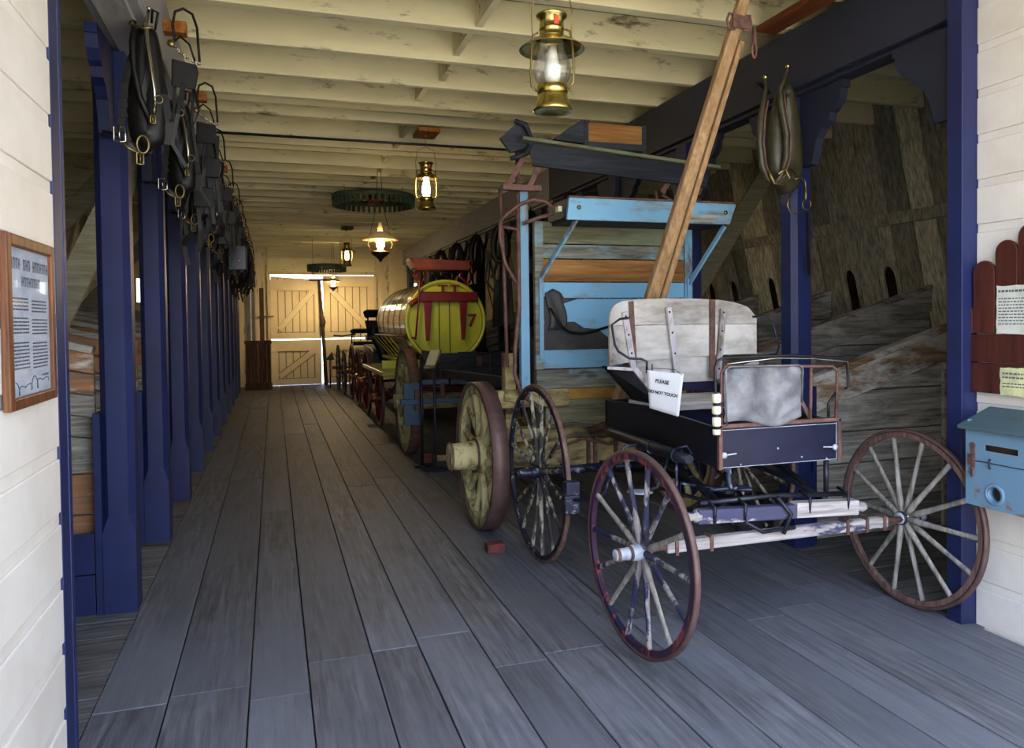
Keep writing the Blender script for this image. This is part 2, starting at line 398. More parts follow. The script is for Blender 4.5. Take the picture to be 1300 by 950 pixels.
# ceiling: boards + joists
m = MB(); x = -4.3
while x < 6.9: m.box(x+.002, x+.198, .6, YE+.3, CZ+R.uniform(0, .006), CZ+.05); x += .2
tag(m.build('ceiling', M['ceil']), 'cream painted ceiling boards above the joists', 'ceiling', kind='structure')
JY = [.75, 1.4, 2.05, 2.7, 3.32, 3.95, 4.5, 5.12, 5.72, 6.35, 6.97, 7.35, 7.72, 8.42, 8.94, 9.3, 9.78, 10.38, 10.9, 11.3, 11.8]
while JY[-1] < YE-.6: JY.append(JY[-1]+R.uniform(.5, .66))
for i, y in enumerate(JY):
    dz = R.uniform(-.012, .03) + (.05 if i in (11, 15) else 0)
    m = MB(); m.box(-3.3, 6.03, y, y+R.choice((.05, .06, .09)), JZ+dz, CZ-.002)
    tag(m.build('ceiling_joist', M['joist'], bevel=.004), 'cream painted ceiling joist, %s from the entrance' % ORD[i], 'joist', 'cream joists across the ceiling', 'structure')
k = 0
for i in range(5, 20):
    if JY[i+1]-JY[i] < .4: continue
    xx = 1.36+R.uniform(-.06, .06)
    m = MB(); m.box(xx, xx+.05, JY[i]+.07, JY[i+1]-.003, JZ+.045, CZ-.01); m.bar((xx-.03, JY[i]+.08, JZ+.05), (xx+.07, JY[i+1]-.01, CZ-.06), .03, .04)
    tag(m.build('joist_block', M['joist']), 'cream bridging block between two ceiling joists, %s from the entrance' % ORD[k], 'joist block', 'bridging blocks between the joists', 'structure'); k += 1
# beams
for nm, x0, x1, y0, y1, mm, lab in (('ceiling_beam', -.86, -.6, 3.2, 9.6, 'beamgrey', 'grey weathered beam over the left posts, near length'),
                                ('ceiling_beam', -.86, -.605, 9.62, YE, 'beamgrey', 'grey weathered beam over the left posts, far length'),
                                ('ceiling_beam', 3.5, 3.74, 3.152, 9.3, 'beamblue', 'dark navy beam over the right posts, near length'),
                                ('ceiling_beam', 3.505, 3.74, 9.32, YE, 'beamgrey', 'grey beam over the right posts, far length')):
    m = MB(); m.box(x0, x1, y0, y1, BZ, JZ-.002); m.box(x0+.05, x1-.05, y0, y1, BZ-.03, BZ+.001)
    tag(m.build(nm, M[mm], bevel=.008), lab, 'beam', kind='structure')
# posts
def post_mesh(m, cx, cy, s, levels):
    """levels (z, chamfer): square section with cut corners"""
    rings = []
    for z, c in levels:
        h = s/2; c = max(c, .0015)
        rings.append([(cx-h+c, cy-h, z), (cx+h-c, cy-h, z), (cx+h, cy-h+c, z), (cx+h, cy+h-c, z), (cx+h-c, cy+h, z), (cx-h+c, cy+h, z), (cx-h, cy+h-c, z), (cx-h, cy-h+c, z)])
    vs = [p for r in rings for p in r]; fs = []
    for i in range(len(rings)-1):
        for j in range(8): fs.append((i*8+j, i*8+(j+1) % 8, (i+1)*8+(j+1) % 8, (i+1)*8+j))
    fs += [tuple(reversed(range(8))), tuple((len(rings)-1)*8+j for j in range(8))]
    m.add(vs, fs)
OGEE = [(0, 0), (.42, 0), (.42, -.05), (.40, -.05), (.385, -.12), (.34, -.17), (.30, -.19), (.285, -.24), (.22, -.27), (.17, -.33), (.14, -.42), (.12, -.50), (0, -.50)]
def bracket(m, x0, x1, cy, sgn, z):
    m.prism([(a*sgn, b) for a, b in OGEE], lambda a, b: (x0, cy+a, z+b), (x1-x0, 0, 0))
def post(cx, cy, lab, side, mm='blue', bm=None):
    m = MB(); post_mesh(m, cx, cy, .175, [(-.01, 0), (.46, 0), (.56, .035), (2.98, .035), (3.08, 0), (BZ-.031, 0)])
    o = m.build('support_post', M[mm]); tag(o, lab, 'post', 'navy posts of the %s row' % side, 'structure')
    b = MB(); bracket(b, cx-.03, cx+.03, cy+.088, 1, BZ-.031); b.build('bracket', M[bm or mm], o)
    b = MB(); bracket(b, cx-.03, cx+.03, cy-.088, -1, BZ-.031); b.build('bracket', M[bm or mm], o)
    b = MB(); b.box(cx-.09 if side == 'left' else cx+.088, cx-.088+.0 if side == 'left' else cx+.12, cy-.07, cy+.1, 0, 1.15)
    if side == 'left': b = MB(); b.box(cx-.125, cx-.088, cy-.08, cy+.1, -.01, 1.15)
    b.build('stall_stop', M[mm], o)
    return o
LP = [4.87+1.45*k for k in range(12)]; RP = [4.57+1.45*k for k in range(12)]
for k, y in enumerate(LP):
    if y < YE-.3: post(-.868, y, 'navy blue chamfered post on the left of the aisle, %s from the entrance' % ORD[k], 'left')
for k, y in enumerate(RP):
    if y < YE-.3: post(3.63, y, 'navy blue chamfered post on the right of the aisle, %s from the entrance' % ORD[k], 'right', 'blue' if k < 2 else 'beamblue', 'beamblue')
# entrance trim posts
m = MB(); m.box(3.475, 3.64, 3.056, 3.15, -.02, 3.75); o = m.build('trim_2', M['blue'], bevel=.004)
tag(o, 'navy corner post where the right siding ends', 'trim', kind='structure')
b = MB(); b.prism([(0, 0), (0, -.62), (-.02, -.60), (-.0, -.62)], lambda a, b_: (3.5, 3.16+a, BZ+b_), (.05, 0, 0))
b = MB(); bracket(b, 3.52, 3.57, 3.152, 1, BZ-.03); b.build('bracket', M['beamblue'], o)
m = MB(); m.box(-.80, -.738, 3.056, 3.16, -.02, 3.75); m.box(-.82, -.735, 3.16, 3.2, -.02, 3.75)
tag(m.build('trim_1', M['blue'], bevel=.004), 'navy corner board where the left siding ends', 'trim', kind='structure')
# siding
def siding(name, x, d, lab):
    m = MB(); z = -.02+ (.055 if d > 0 else .02)
    m.box(min(x, x-d*.08), max(x, x-d*.08), -.5, 3.055, -.05, z)
    while z < 3.9:
        m.box(min(x-d*.06, x), max(x-d*.06, x), -.5, 3.055, z, z+.192); m.box(min(x-d*.06, x-d*.007), max(x-d*.06, x-d*.007), -.5, 3.055, z+.192, z+.237); z += .237
    tag(m.build(name, M['siding'], bevel=.004), lab, 'wall', kind='structure')
siding('wall_left', -.74, 1, 'white beaded siding wall on the left of the entrance')
siding('wall_right', 3.575, -1, 'white beaded siding wall on the right of the entrance')
# closing walls of the stall wings (front faces beside the entrance), rear wall
def planks(name, x0, x1, y, th, z0, z1, mat, lab, w=.22, kind='structure', holes=()):
    m = MB(); x = x0
    while x < x1-.01:
        xe = min(x+w, x1); hs = [h for h in holes if h[0] < xe and h[1] > x]
        if not hs: m.box(x, xe, y+(.004 if int(round((x-x0)/w)) % 2 else 0), y+th, z0, z1)
        else:
            h = hs[0]
            for a, b, c, d in ((x, xe, z0, h[2]), (x, xe, h[3], z1), (x, max(x, h[0]), h[2], h[3]), (min(xe, h[1]), xe, h[2], h[3])):
                if b-a > .004 and d-c > .004: m.box(a+.001, b-.001, y, y+th, c, d)
        x = xe
    return tag(m.build(name, mat), lab, 'wall', kind=kind)
planks('wall_front_left', -4.35, -.80, 3.08, .05, -.1, CZ, M['lean'], 'board wall closing the left stalls at the front')
planks('wall_front_right', 3.66, 7.0, 3.08, .05, -.1, CZ, M['lean'], 'board wall closing the right stalls at the front')
planks('wall_back_left', -4.35, -.1, YE, .05, -.1, CZ, M['backw'], 'cream board wall left of the back doors', .19, holes=((-3.28, -2.98, 2.25, 2.85), (-2.42, -2.22, 2.05, 2.75), (-.56, -.53, .75, 1.2)))
planks('wall_back_right', 2.72, 7.0, YE, .05, -.1, CZ, M['backw'], 'cream board wall right of the back doors', .19, holes=((3.75, 3.98, 2.2, 2.75), (4.45, 4.62, 2.2, 2.8)))
m = MB()
for z0, z1 in ((2.98, 3.2), (3.205, 3.42), (3.425, 3.65), (3.655, CZ)): m.box(-.1, 2.72, YE, YE+.05, z0, z1); m.box(-.1, 2.72, YE+.02, YE+.06, z0, z1+.006)
tag(m.build('wall_back', M['joist']), 'cream boards above the back doors', 'wall', kind='structure')
m = MB(); m.box(-.13, -.05, YE-.05, YE, 0, 3.04); m.box(2.68, 2.76, YE-.05, YE, 0, 3.04); m.box(-.13, 2.76, YE-.06, YE, 2.97, 3.06)
tag(m.build('trim_3', M['backw'], bevel=.004), 'frame around the back doors', 'trim', kind='structure')
# leaning stall walls
def lean_wall(side):
    f = slx if side == 'right' else slxl; sg = 1 if side == 'right' else -1
    m = MB(); yc = 6.54-1.45*3; j = 0
    base = 6.54-1.45*3-.145
    cnt = 0
    for k in range(14):
        for q in range(5):
            y0 = base+1.45*k+q*.29; y1 = y0+.29
            if y0 > YE or y1 < 3.13: continue
            zt, zb = 3.9, (1.45 if q in (0, 2) else .02)
            fn = lambda a, b: (f(b), a, b)
            if q in (0, 2):
                c = (y0+y1)/2; w = .082
                out = [(y0+.007, zb), (c-w, zb), (c-w, 2.08)] + [(c-w*math.cos(t), 2.08+w*1.4*math.sin(t)) for t in [PI*i/8 for i in range(1, 8)]] + [(c+w, 2.08), (c+w, zb), (y1-.007, zb), (y1-.007, zt), (y0+.007, zt)]
                m.prism(out, fn, (sg*.03, 0, 0)); cnt += 1
                m.prism([(y0+.007, .02), (y1-.007, .02), (y1-.007, 1.44), (y0+.007, 1.44)], fn, (sg*.03, 0, 0))
            else: m.prism([(y0+.007, zb), (y1-.007, zb), (y1-.007, zt), (y0+.007, zt)], fn, (sg*(.03+R.choice((0, .012))), 0, 0))
    # horizontal cleat with nail heads
    m.prism([(3.13, 2.62), (YE, 2.62), (YE, 2.74), (3.13, 2.74)], lambda a, b: (f(b)-sg*.03, a, b), (sg*.029, 0, 0))
    tag(m.build('wall_stall_'+side, M['lean']), 'leaning board wall with arched feed slots behind the %s stalls' % side, 'wall', kind='structure')
    if side == 'right': m = MB(); m.box(6.9, 6.95, 3.1, YE, -.1, CZ); 
    else: m = MB(); m.box(-4.75, -4.7, 3.1, YE, -.1, CZ)
    tag(m.build('wall_outer_'+side, M['dark']), 'dark boards behind the feed slots of the %s stalls' % side, 'wall', kind='structure')
lean_wall('right'); lean_wall('left')
# stall partitions
def partition(y, side, i):
    sg = 1 if side == 'right' else -1
    x0 = 3.735 if side == 'right' else -1.0; xe = 6.43 if side == 'right' else -3.68
    L = abs(xe-x0); zt0, sl = (1.17, .285) if side == 'right' else (1.50, .235)
    fn = lambda a, b: (x0+sg*a, y-.02, b); m = MB()
    z = 0.; drop = .24 if side == 'right' else .52
    hs = [.26, .29, .24, .31, .27, .25, .3, .3]
    for h in hs:
        if side == 'left' and h: pass
        P = [(0, z+.005), (L, z+.005), (L, z+h-.005), (0, z+h-.005)]
        if side == 'left':
            P = clip(P, -sl*.6, 1, zt0-drop+.01)
        else: P = clip(P, -sl, 1, zt0-drop)
        if len(P) > 2: m.prism(P, fn, (0, .038, 0))
        z += h
    name = 'stall_partition'
    o = m.build(name, M['grey'] if side == 'right' else M['greyrust'], bevel=.003)
    tag(o, 'silvered board partition between %s stalls, %s from the entrance' % (side, ORD[i]), 'partition', 'stall partitions on the %s' % side, 'structure')
    ra = MB()
    if side == 'right':
        ra.prism([(0, zt0-.23), (L, zt0-.23+sl*L), (L, zt0-.01+sl*L), (0, zt0-.01)], lambda a, b: (x0+sg*a, y-.045, b), (0, .03, 0))
        ra.build('sloping_board', M['cap'] if i == 0 else M['grey'], o)
        b = MB(); b.box(5.0, 5.07, y-.05, y-.021, 0, 1.28); b.build('batten', M['grey'], o)
    else:
        for q in range(4):
            s2 = sl*(.6+.12*q); zb = zt0-drop+.02+.125*q
            ra.prism([(0, zb), (L, zb+s2*L), (L, zb+s2*L+.115), (0, zb+.115)], lambda a, b: (x0+sg*a, y-.03-.003*q, b), (0, .035, 0))
        ra.build('sloping_board', M['greyrust'], o)
    cb = MB(); cb.bar((x0, y-.01, zt0+.012), (x0+sg*L, y-.01, zt0+sl*L+.012), .1, .045); cb.build('cap_rail', M['cap'] if side == 'right' else M['grey'], o, bevel=.006)
for i, y in enumerate(RP[:11]): partition(y+.03, 'right', i)
for i, y in enumerate(LP[:11]): partition(y+.06, 'left', i)
m = MB(); m.box(-1.9, -1.0, 4.80, 4.835, -.01, .22); m.box(-1.9, -1.0, 4.805, 4.835, .225, .46)
tag(m.build('baseboard_left', M['blue'], bevel=.004), 'navy kickboard at the foot of the first left stall', 'baseboard', kind='structure')
# diagonal braces
for i, (a, b) in enumerate((((-1.62, 6.42, 1.56), (-.95, 6.42, 3.05)), ((-3.1, 9.32, 1.7), (-1.5, 9.32, 3.6)), ((-3.1, 13.67, 1.7), (-1.5, 13.67, 3.6)))):
    m = MB(); m.bar(a, b, .2, .045, up=(0, 1, 0)); tag(m.build('diagonal_brace', M['brace']), 'pale diagonal brace board in the left stalls, %s from the entrance' % ORD[i], 'brace', 'diagonal braces', 'structure')
for i, (a, b) in enumerate((((4.5, 7.6, 1.75), (5.75, 7.6, 3.55)), ((4.5, 11.95, 1.75), (5.75, 11.95, 3.55)))):
    m = MB(); m.bar(a, b, .2, .045, up=(0, 1, 0)); tag(m.build('diagonal_brace', M['brace']), 'pale diagonal brace board in the right stalls, %s from the entrance' % ORD[i], 'brace', 'diagonal braces', 'structure')
# back doors
def leaf(name, x0, x1, z0, z1, brace, lab, tilt=0.):
    m = MB(); x = x0
    n = 7; w = (x1-x0)/n
    zt = lambda xx: z1-tilt*(xx-x0)/(x1-x0) if tilt >= 0 else z1
    for i in range(n):
        m.prism([(x+.004, z0), (x+w-.004, z0), (x+w-.004, zt(x+w)), (x+.004, zt(x))], lambda a, b: (a, YE, b), (0, .03, 0)); x += w
    o = m.build(name, M['doorp']); tag(o, lab, 'door', kind='structure')
    g = MB()  # dirty joint strips, plus dark strips standing in for brace and rail shade
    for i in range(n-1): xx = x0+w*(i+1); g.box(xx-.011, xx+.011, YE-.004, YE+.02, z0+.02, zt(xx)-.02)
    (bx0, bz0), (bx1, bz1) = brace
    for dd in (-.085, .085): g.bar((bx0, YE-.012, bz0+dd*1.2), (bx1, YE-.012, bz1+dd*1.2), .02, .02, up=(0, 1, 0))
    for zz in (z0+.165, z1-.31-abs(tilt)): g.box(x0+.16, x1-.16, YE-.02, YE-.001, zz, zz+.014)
    g.build('seam_and_edge_shade_lines', M['grimeshade'], o)
    r = MB(); r.box(x0, x1, YE-.045, YE-.001, z0+.0, z0+.16); r.box(x0, x1, YE-.045, YE-.001, z1-.3-abs(tilt), z1-.005-abs(tilt)); r.box(x0, x0+.16, YE-.044, YE-.001, z0, z1-abs(tilt)-.02); r.box(x1-.16, x1, YE-.044, YE-.001, z0, z1-abs(tilt)-.02)
    r.build('door_rail', M['doorp'], o, bevel=.003)
    b = MB(); (bx0, bz0), (bx1, bz1) = brace; b.bar((bx0, YE-.022, bz0), (bx1, YE-.022, bz1), .14, .04, up=(0, 1, 0)); b.build('door_brace', M['doorp'], o)
leaf('door_1', -.05, 1.25, 1.25, 2.93, ((.16, 1.5), (1.1, 2.6)), 'upper left back door leaf, sagging below its frame', tilt=.09)
leaf('door_2', -.05, 1.24, .012, 1.215, ((.16, .24), (1.1, .95)), 'lower left back door leaf')
leaf('door_3', 1.31, 2.69, 1.25, 2.955, ((2.5, 1.5), (1.5, 2.6)), 'upper right back door leaf')
leaf('door_4', 1.31, 2.69, .02, 1.215, ((2.5, .24), (1.5, .95)), 'lower right back door leaf, partly behind the carriages')
m = MB(); m.tube([(1.33, YE-.32, 0), (1.30, YE-.28, .9), (1.27, YE-.2, 1.7), (1.21, YE-.1, 2.8)], [.055, .05, .045, .04], 7)
m.tube([(1.27, YE-.19, 1.55), (1.29, YE-.22, 1.7), (1.26, YE-.19, 1.85)], [.06, .07, .055], 7)
o = m.build('prop_pole', M['prop']); tag(o, 'crooked timber prop pole standing against the back doors', 'pole')
b = MB(); b.box(.95, 1.5, YE-.16, YE-.07, 2.8, 2.86); b.build('head_board', M['prop'], o)
# low brown panel and posts in the back left corner
m = MB()
for i in range(6): m.box(-.66+.1*i, -.565+.1*i, 19.5, 19.53, .02, 1.2)
m.box(-.68, -.04, 19.48, 19.5, 1.16, 1.25); m.box(-.68, -.04, 19.48, 19.5, .02, .2)
tag(m.build('plank_screen', M['brown']), 'low dark brown plank screen in the back left corner', 'screen')
m = MB(); m.box(-.33, -.22, 20.7, 20.8, 0, 2.6)
tag(m.build('corner_post', M['prop']), 'slim brown post beside the back left corner', 'post', kind='structure')
m = MB(); m.tube([(-.38, 20.93, 1.85), (0.02, 20.93, 1.86)], .02, 6); tag(m.build('door_bar', M['brass']), 'short pale bar on the wall left of the back doors', 'bar')
# thin pipe and wires across the ceiling
m = MB(); m.tube([(-.58, 8.38, JZ-.02), (3.5, 8.38, JZ-.02)], .014, 8); tag(m.build('conduit_pipe', M['iron']), 'thin dark pipe running across beneath the joists', 'pipe')
# red-brown plank lying under the joists near the right beam
m = MB(); m.bar((3.30, 3.5, JZ-.03), (3.29, 4.45, JZ-.03), .16, .04); tag(m.build('ceiling_plank', M['redplank'], bevel=.004), 'red-brown plank fixed under the joists by the navy beam', 'plank')
m = MB(); m.obox((2.62, 3.72, 3.6), (.1, .1, .03), (0, 0, .3))
for i in range(4): m.lathe([(.018+.012*math.cos(t), .012*math.sin(t)) for t in [2*PI*j/8 for j in range(8)]], (2.58+.035*i, 3.72, 3.565-.01*(i % 2)), 'Z' if i % 2 else 'Y', 10, closed=True)
tag(m.build('ceiling_hook', M['rust']), 'rusty chain stub hanging from the joists above the pole', 'chain')
# ================================================================== WHEELS
def wheel(par, c, Rr, side, ns, hub, rim, mats, rz=0., dish=.03, split=True, tw=None, name='wheel', ph=0.):
    """hub=(radius, half length, outer reach), rim=(radial depth, width); side -1: outer face towards -X"""
    rot = (0, 0, (PI if side > 0 else 0)+rz)
    rd, rw = rim; tt = .018 if tw is None else .022; tw = tw or rw*1.05
    ri, ro = Rr-tt-rd, Rr-tt
    m = MB(); m.lathe([(ri, -rw/2), (ro, -rw/2), (ro, rw/2), (ri, rw/2)], ax='X', n=56, closed=True)
    m.sm = [False]*len(m.sm)
    w = m.build(name, mats['rim'], par, loc=c, rot=rot, bevel=.004 if split else 0)
    t = MB(); t.lathe([(ro, -tw/2), (Rr, -tw/2+.003), (Rr, tw/2-.003), (ro, tw/2)], ax='X', n=64, closed=True); t.build('tire', mats['tire'], w)
    for v in (t,): pass
    hr, hl, reach = hub
    h = MB(); h.lathe([(0, hl), (hr*.7, hl), (hr*.75, hl*.6), (hr, .03+dish*.3), (hr*1.02, -.0), (hr, -.035), (hr*.82, -.05), (hr*.74, -reach*.55), (hr*.7, -reach), (hr*.45, -reach-.002), (0, -reach)], ax='X', n=24)
    h.build('hub', mats['hub'], w)
    for xx, rr in ((-.045, hr*.93), (hl*.7, hr*.8), (-reach+.012, hr*.76)):
        b = MB(); b.lathe([(rr*.8, xx-.008), (rr*1.04, xx-.008), (rr*1.04, xx+.008), (rr*.8, xx+.008)], ax='X', n=24, closed=True); b.build('hub_band', mats['band'], w)
    sm = MB()
    for i in range(ns):
        an = 2*PI*(i+.5)/ns+ph; d = Vector((0, math.sin(an), math.cos(an))); st = (.008 if i % 2 else -.008)
        p0 = d*hr*.85+Vector((st+dish, 0, 0)); p1 = d*(ri+.01)
        k = mats.get('fat', 1.); q = sm if not split else MB()
        pts = [p0+(p1-p0)*s for s in (0, .12, .3, .7, .93, 1)]
        q.tube(pts, [.013*k, .016*k, .013*k, .0105*k, .012*k, .012*k], 8, squash=1.25)
        if split:
            q.build('spoke', mats['spoke'] if not (isinstance(mats['spoke'], list)) else mats['spoke'][i % len(mats['spoke'])], w)
    if not split: sm.build('spokes', mats['spoke'], w)
    return w
def fixwheel():   # sub-parts of a wheel are modelled about the wheel's centre
    pass
_ob = MB.build
def _build(s, name, mat, parent=None, loc=None, rot=(0, 0, 0), bevel=0.):
    if parent is not None and loc is None and parent.name.split('.')[0] in ('wheel', 'front_wheel', 'rear_wheel'):
        wm = W[parent.name]; s.v = [wm @ p for p in s.v]
    return _ob(s, name, mat, parent, loc, rot, bevel)
MB.build = _build

# ================================================================== THE OPEN BUGGY
B = thing('open_buggy', 'worn open buggy with whitewashed seat and grey leather dashboard at the front right', 'buggy', (2.55, 4.1, 0))
mA = dict(rim=M['rimred'], tire=M['tire'], hub=M['hubw'], band=M['rust'], spoke=[M['spokef'], M['spokef'], M['spokeg']])
mB_ = dict(rim=M['rimrust'], tire=M['tire'], hub=M['hubw'], band=M['ironb'], spoke=M['spokeg'])
mC = dict(rim=M['rimdark'], tire=M['rimrust'], hub=M['ironb'], band=M['iron'], spoke=M['spoked'])
wheel(B, (1.69, 3.31, .503), .503, -1, 14, (.04, .07, .125), (.03, .03), mA, rz=math.radians(4), name='front_wheel')
wheel(B, (3.43, 3.365, .503), .503, 1, 14, (.045, .07, .12), (.03, .03), mB_, rz=math.radians(0), name='front_wheel')
wheel(B, (1.715, 4.86, .605), .605, -1, 16, (.04, .08, .15), (.03, .03), mC, name='rear_wheel')
wheel(B, (3.36, 4.86, .605), .605, 1, 16, (.04, .08, .12), (.03, .03), mC, name='rear_wheel')
# body
m = MB(); m.box(2.175, 2.925, 3.34, 3.36, .875, 1.085); m.build('front_panel', M['bodyblue'], B, bevel=.003)
m = MB()
for z in (.878, 1.072): m.box(2.185, 2.915, 3.334, 3.34, z, z+.0025)
for x in (2.183, 2.908): m.box(x, x+.0025, 3.334, 3.34, .88, 1.08)
m.build('panel_moulding', M['hubw'], B)
m = MB()
for x, s in ((2.20, 1), (2.895, -1)):
    m.lathe([(0, 0), (.017, 0), (.017, -.008), (.008, -.014), (0, -.014)], (x, 3.334, .945), 'Y', 10)
    m.bar((x, 3.33, .945), (x+s*.075, 3.332, .95), .004, .006)
for x, z in ((2.53, .96), (2.68, .905), (2.84, .885), (2.3, .89)): m.lathe([(0, 0), (.006, 0), (.004, -.005), (0, -.006)], (x, 3.334, z), 'Y', 8)
m.build('corner_bolt', M['hubw'], B)
for x, nm in ((2.175, 'side_panel'), (2.905, 'side_panel')):
    m = MB(); m.prism([(3.36, .875), (4.72, .915), (4.72, 1.10), (4.1, 1.12), (3.36, 1.085)], lambda a, b: (x, a, b), (.02, 0, 0)); m.build(nm, M['black'], B, bevel=.003)
m = MB(); m.box(2.195, 2.905, 3.36, 4.7, .88, .9); m.build('body_floor', M['black'], B)
m = MB(); m.box(2.175, 2.925, 4.70, 4.72, .915, 1.1); m.build('rear_panel', M['black'], B)
m = MB(); m.box(2.165, 2.935, 3.325, 3.365, 1.085, 1.105); m.box(2.168, 2.19, 3.325, 3.345, .87, 1.1); m.box(2.912, 2.934, 3.325, 3.345, .87, 1.1)
m.build('rust_rail', M['rust'], B, bevel=.003)
# dashboard frame, leather, socket
m = MB()
m.tube([(2.19, 3.335, 1.1), (2.185, 3.33, 1.37), (2.21, 3.33, 1.405), (2.88, 3.33, 1.385), (2.91, 3.33, 1.36), (2.905, 3.335, 1.1)], .008, 8)
m.tube([(2.735, 3.332, 1.1), (2.74, 3.33, 1.385)], .009, 8); m.bar((2.655, 3.34, 1.25), (2.745, 3.34, 1.1), .022, .008, up=(0, 1, 0))
m.build('dash_frame', M['rust'], B)
m = MB()
m.tube([(2.195, 3.32, 1.16), (2.155, 3.315, 1.17), (2.14, 3.31, 1.22), (2.135, 3.31, 1.4), (2.15, 3.31, 1.435), (2.19, 3.31, 1.45), (2.6, 3.31, 1.452), (2.93, 3.31, 1.43), (2.96, 3.31, 1.40), (2.965, 3.31, 1.27), (2.95, 3.32, 1.26)], .0075, 8)
m.tube([(2.9, 3.33, 1.24), (2.86, 3.34, 1.18), (2.86, 3.34, 1.11)], .008, 6)
m.build('hand_rail', M['black'], B)
m = MB(); m.tube([(2.2, 3.302, 1.418), (2.5, 3.302, 1.44), (2.75, 3.302, 1.43), (2.955, 3.302, 1.41), (2.962, 3.302, 1.33)], .0035, 6); m.build('rail_trim', M['chrome'], B)
def leather(u, v):
    x = 2.195+u*.48; z = 1.115+v*.285
    z += -.02*math.sin(u*PI)*(1-v) + .018*math.sin(u*PI*2.2)*(1-v)**2 + (.0 if v < .9 else -.02*(abs(u-.5)*2)**6)
    y = 3.318 - .018*math.sin(u*PI)*math.sin(v*PI) - .009*math.sin(7*u+2*v)*math.sin(v*PI) - .006*math.sin(13*u*v+9*(u-.6)*(v-.3)) - .0055*math.sin(8*math.atan2(v-.05, u-.62)+6*math.hypot(u-.62, v-.05))*min(1, math.hypot(u-.62, v-.05)*3)
    if u > .85: x -= .035*(u-.85)/.15*math.sin((v+.1)*PI)*(.6-v)*1.2
    return (x, y, z)
m = MB(); m.grid(leather, 40, 28, (0, .012, 0)); m.build('leather_dashboard', M['leath'], B)
m = MB(); m.tube([(2.2, 3.305, 1.10), (2.195, 3.303, 1.39), (2.22, 3.303, 1.403), (2.64, 3.303, 1.40), (2.665, 3.303, 1.385), (2.66, 3.305, 1.2)], .004, 6); m.build('leather_edge', M['leath'], B)
m = MB()
for z0, z1, r in ((1.22, 1.268, .024), (1.162, 1.205, .023), (1.10, 1.148, .022), (1.055, 1.088, .02)): m.lathe([(0, z0), (r*.8, z0), (r, z0+.006), (r, z1-.006), (r*.8, z1), (0, z1)], (2.148, 3.318, 0), n=16)
o = m.build('whip_socket', M['porc'], B)
m = MB(); m.lathe([(.018, 1.05), (.018, 1.25)], (2.148, 3.318, 0), n=12); m.box(2.148, 2.2, 3.325, 3.335, 1.2, 1.222); m.build('socket_band', M['iron'], o)
# seat
def sy(x): return 4.45-.22*(abs(x-2.54)/.56)**3.2
top = [(1.97, 1.36), (1.97, 1.61), (1.985, 1.67), (2.01, 1.71), (2.06, 1.745), (2.12, 1.765), (2.18, 1.775), (2.33, 1.785), (2.54, 1.79), (2.76, 1.785), (2.9, 1.775), (2.98, 1.755), (3.04, 1.72), (3.07, 1.67), (3.08, 1.6), (3.09, 1.36)]
def topz(x):
    for (a, za), (b, zb) in zip(top[1:], top[2:]):
        if a <= x <= b: return za+(zb-za)*(x-a)/max(b-a, 1e-6)
    return 1.6
def plank_rows(rows, x0, x1, mat, name, th=.02):
    for r0, r1 in rows:
        pass
m = MB()
def strip(z0f, z1f, x0, x1, th=.02, n=30):
    def fn(u, v): x = x0+(x1-x0)*u; return (x, sy(x), z0f(x)+(z1f(x)-z0f(x))*v)
    m.grid(fn, n, 1, (0, th, 0), smooth=False)
strip(lambda x: 1.615, lambda x: topz(x), 1.985, 3.072); strip(lambda x: 1.362+.05*(x-1.97)/1.1, lambda x: 1.611, 1.985, 3.072)
m.build('seat_back', M['whitew'], B)
m = MB(); m.prism([(2.19, 1.43), (2.93, 1.43), (2.86, 1.17), (2.31, 1.17)], lambda a, b: (a, 4.462, b), (0, .02, 0)); m.build('lower_back', M['whitew'], B)
m = MB(); m.prism([(2.28, 1.225), (2.90, 1.225), (2.86, 1.165), (2.30, 1.165)], lambda a, b: (a, 4.454, b), (0, .006, 0)); m.build('blue_back_strip', M['bodyblue'], B)
m = MB(); m.box(2.395, 2.4, 4.456, 4.461, 1.23, 1.355); m.build('back_seam', M['iron'], B)
for (a, b, w_, mm, nm) in (((2.15, 1.70), (2.255, 1.24), .042, 'whitez', 'back_strut'), ((2.505, 1.73), (2.575, 1.20), .042, 'whitez', 'back_strut'), ((2.895, 1.72), (2.87, 1.24), .045, 'whitez', 'back_strut'),
                           ((2.215, 1.77), (2.25, 1.25), .036, 'rust', 'iron_strap'), ((2.83, 1.78), (2.83, 1.25), .04, 'rust', 'iron_strap')):
    m = MB(); y = lambda x: sy(x)-(.012 if mm == 'rust' else .02)
    m.bar((a[0], y(a[0]), a[1]), (b[0], 4.42, b[1]), w_, .018 if mm != 'rust' else .01, up=(0, 1, 0))
    if mm != 'rust':
        o = m.build(nm, M[mm], B, bevel=.003); q = MB()
        for t in (.06, .32, .58, .85): q.lathe([(0, 0), (.0075, 0), (.006, -.004), (0, -.005)], (a[0]+(b[0]-a[0])*t, y(a[0])+(4.42-y(a[0]))*t-.009, a[1]+(b[1]-a[1])*t), 'Y', 8)
        q.build('nail_head', M['iron'], o)
    else: m.build(nm, M[mm], B)
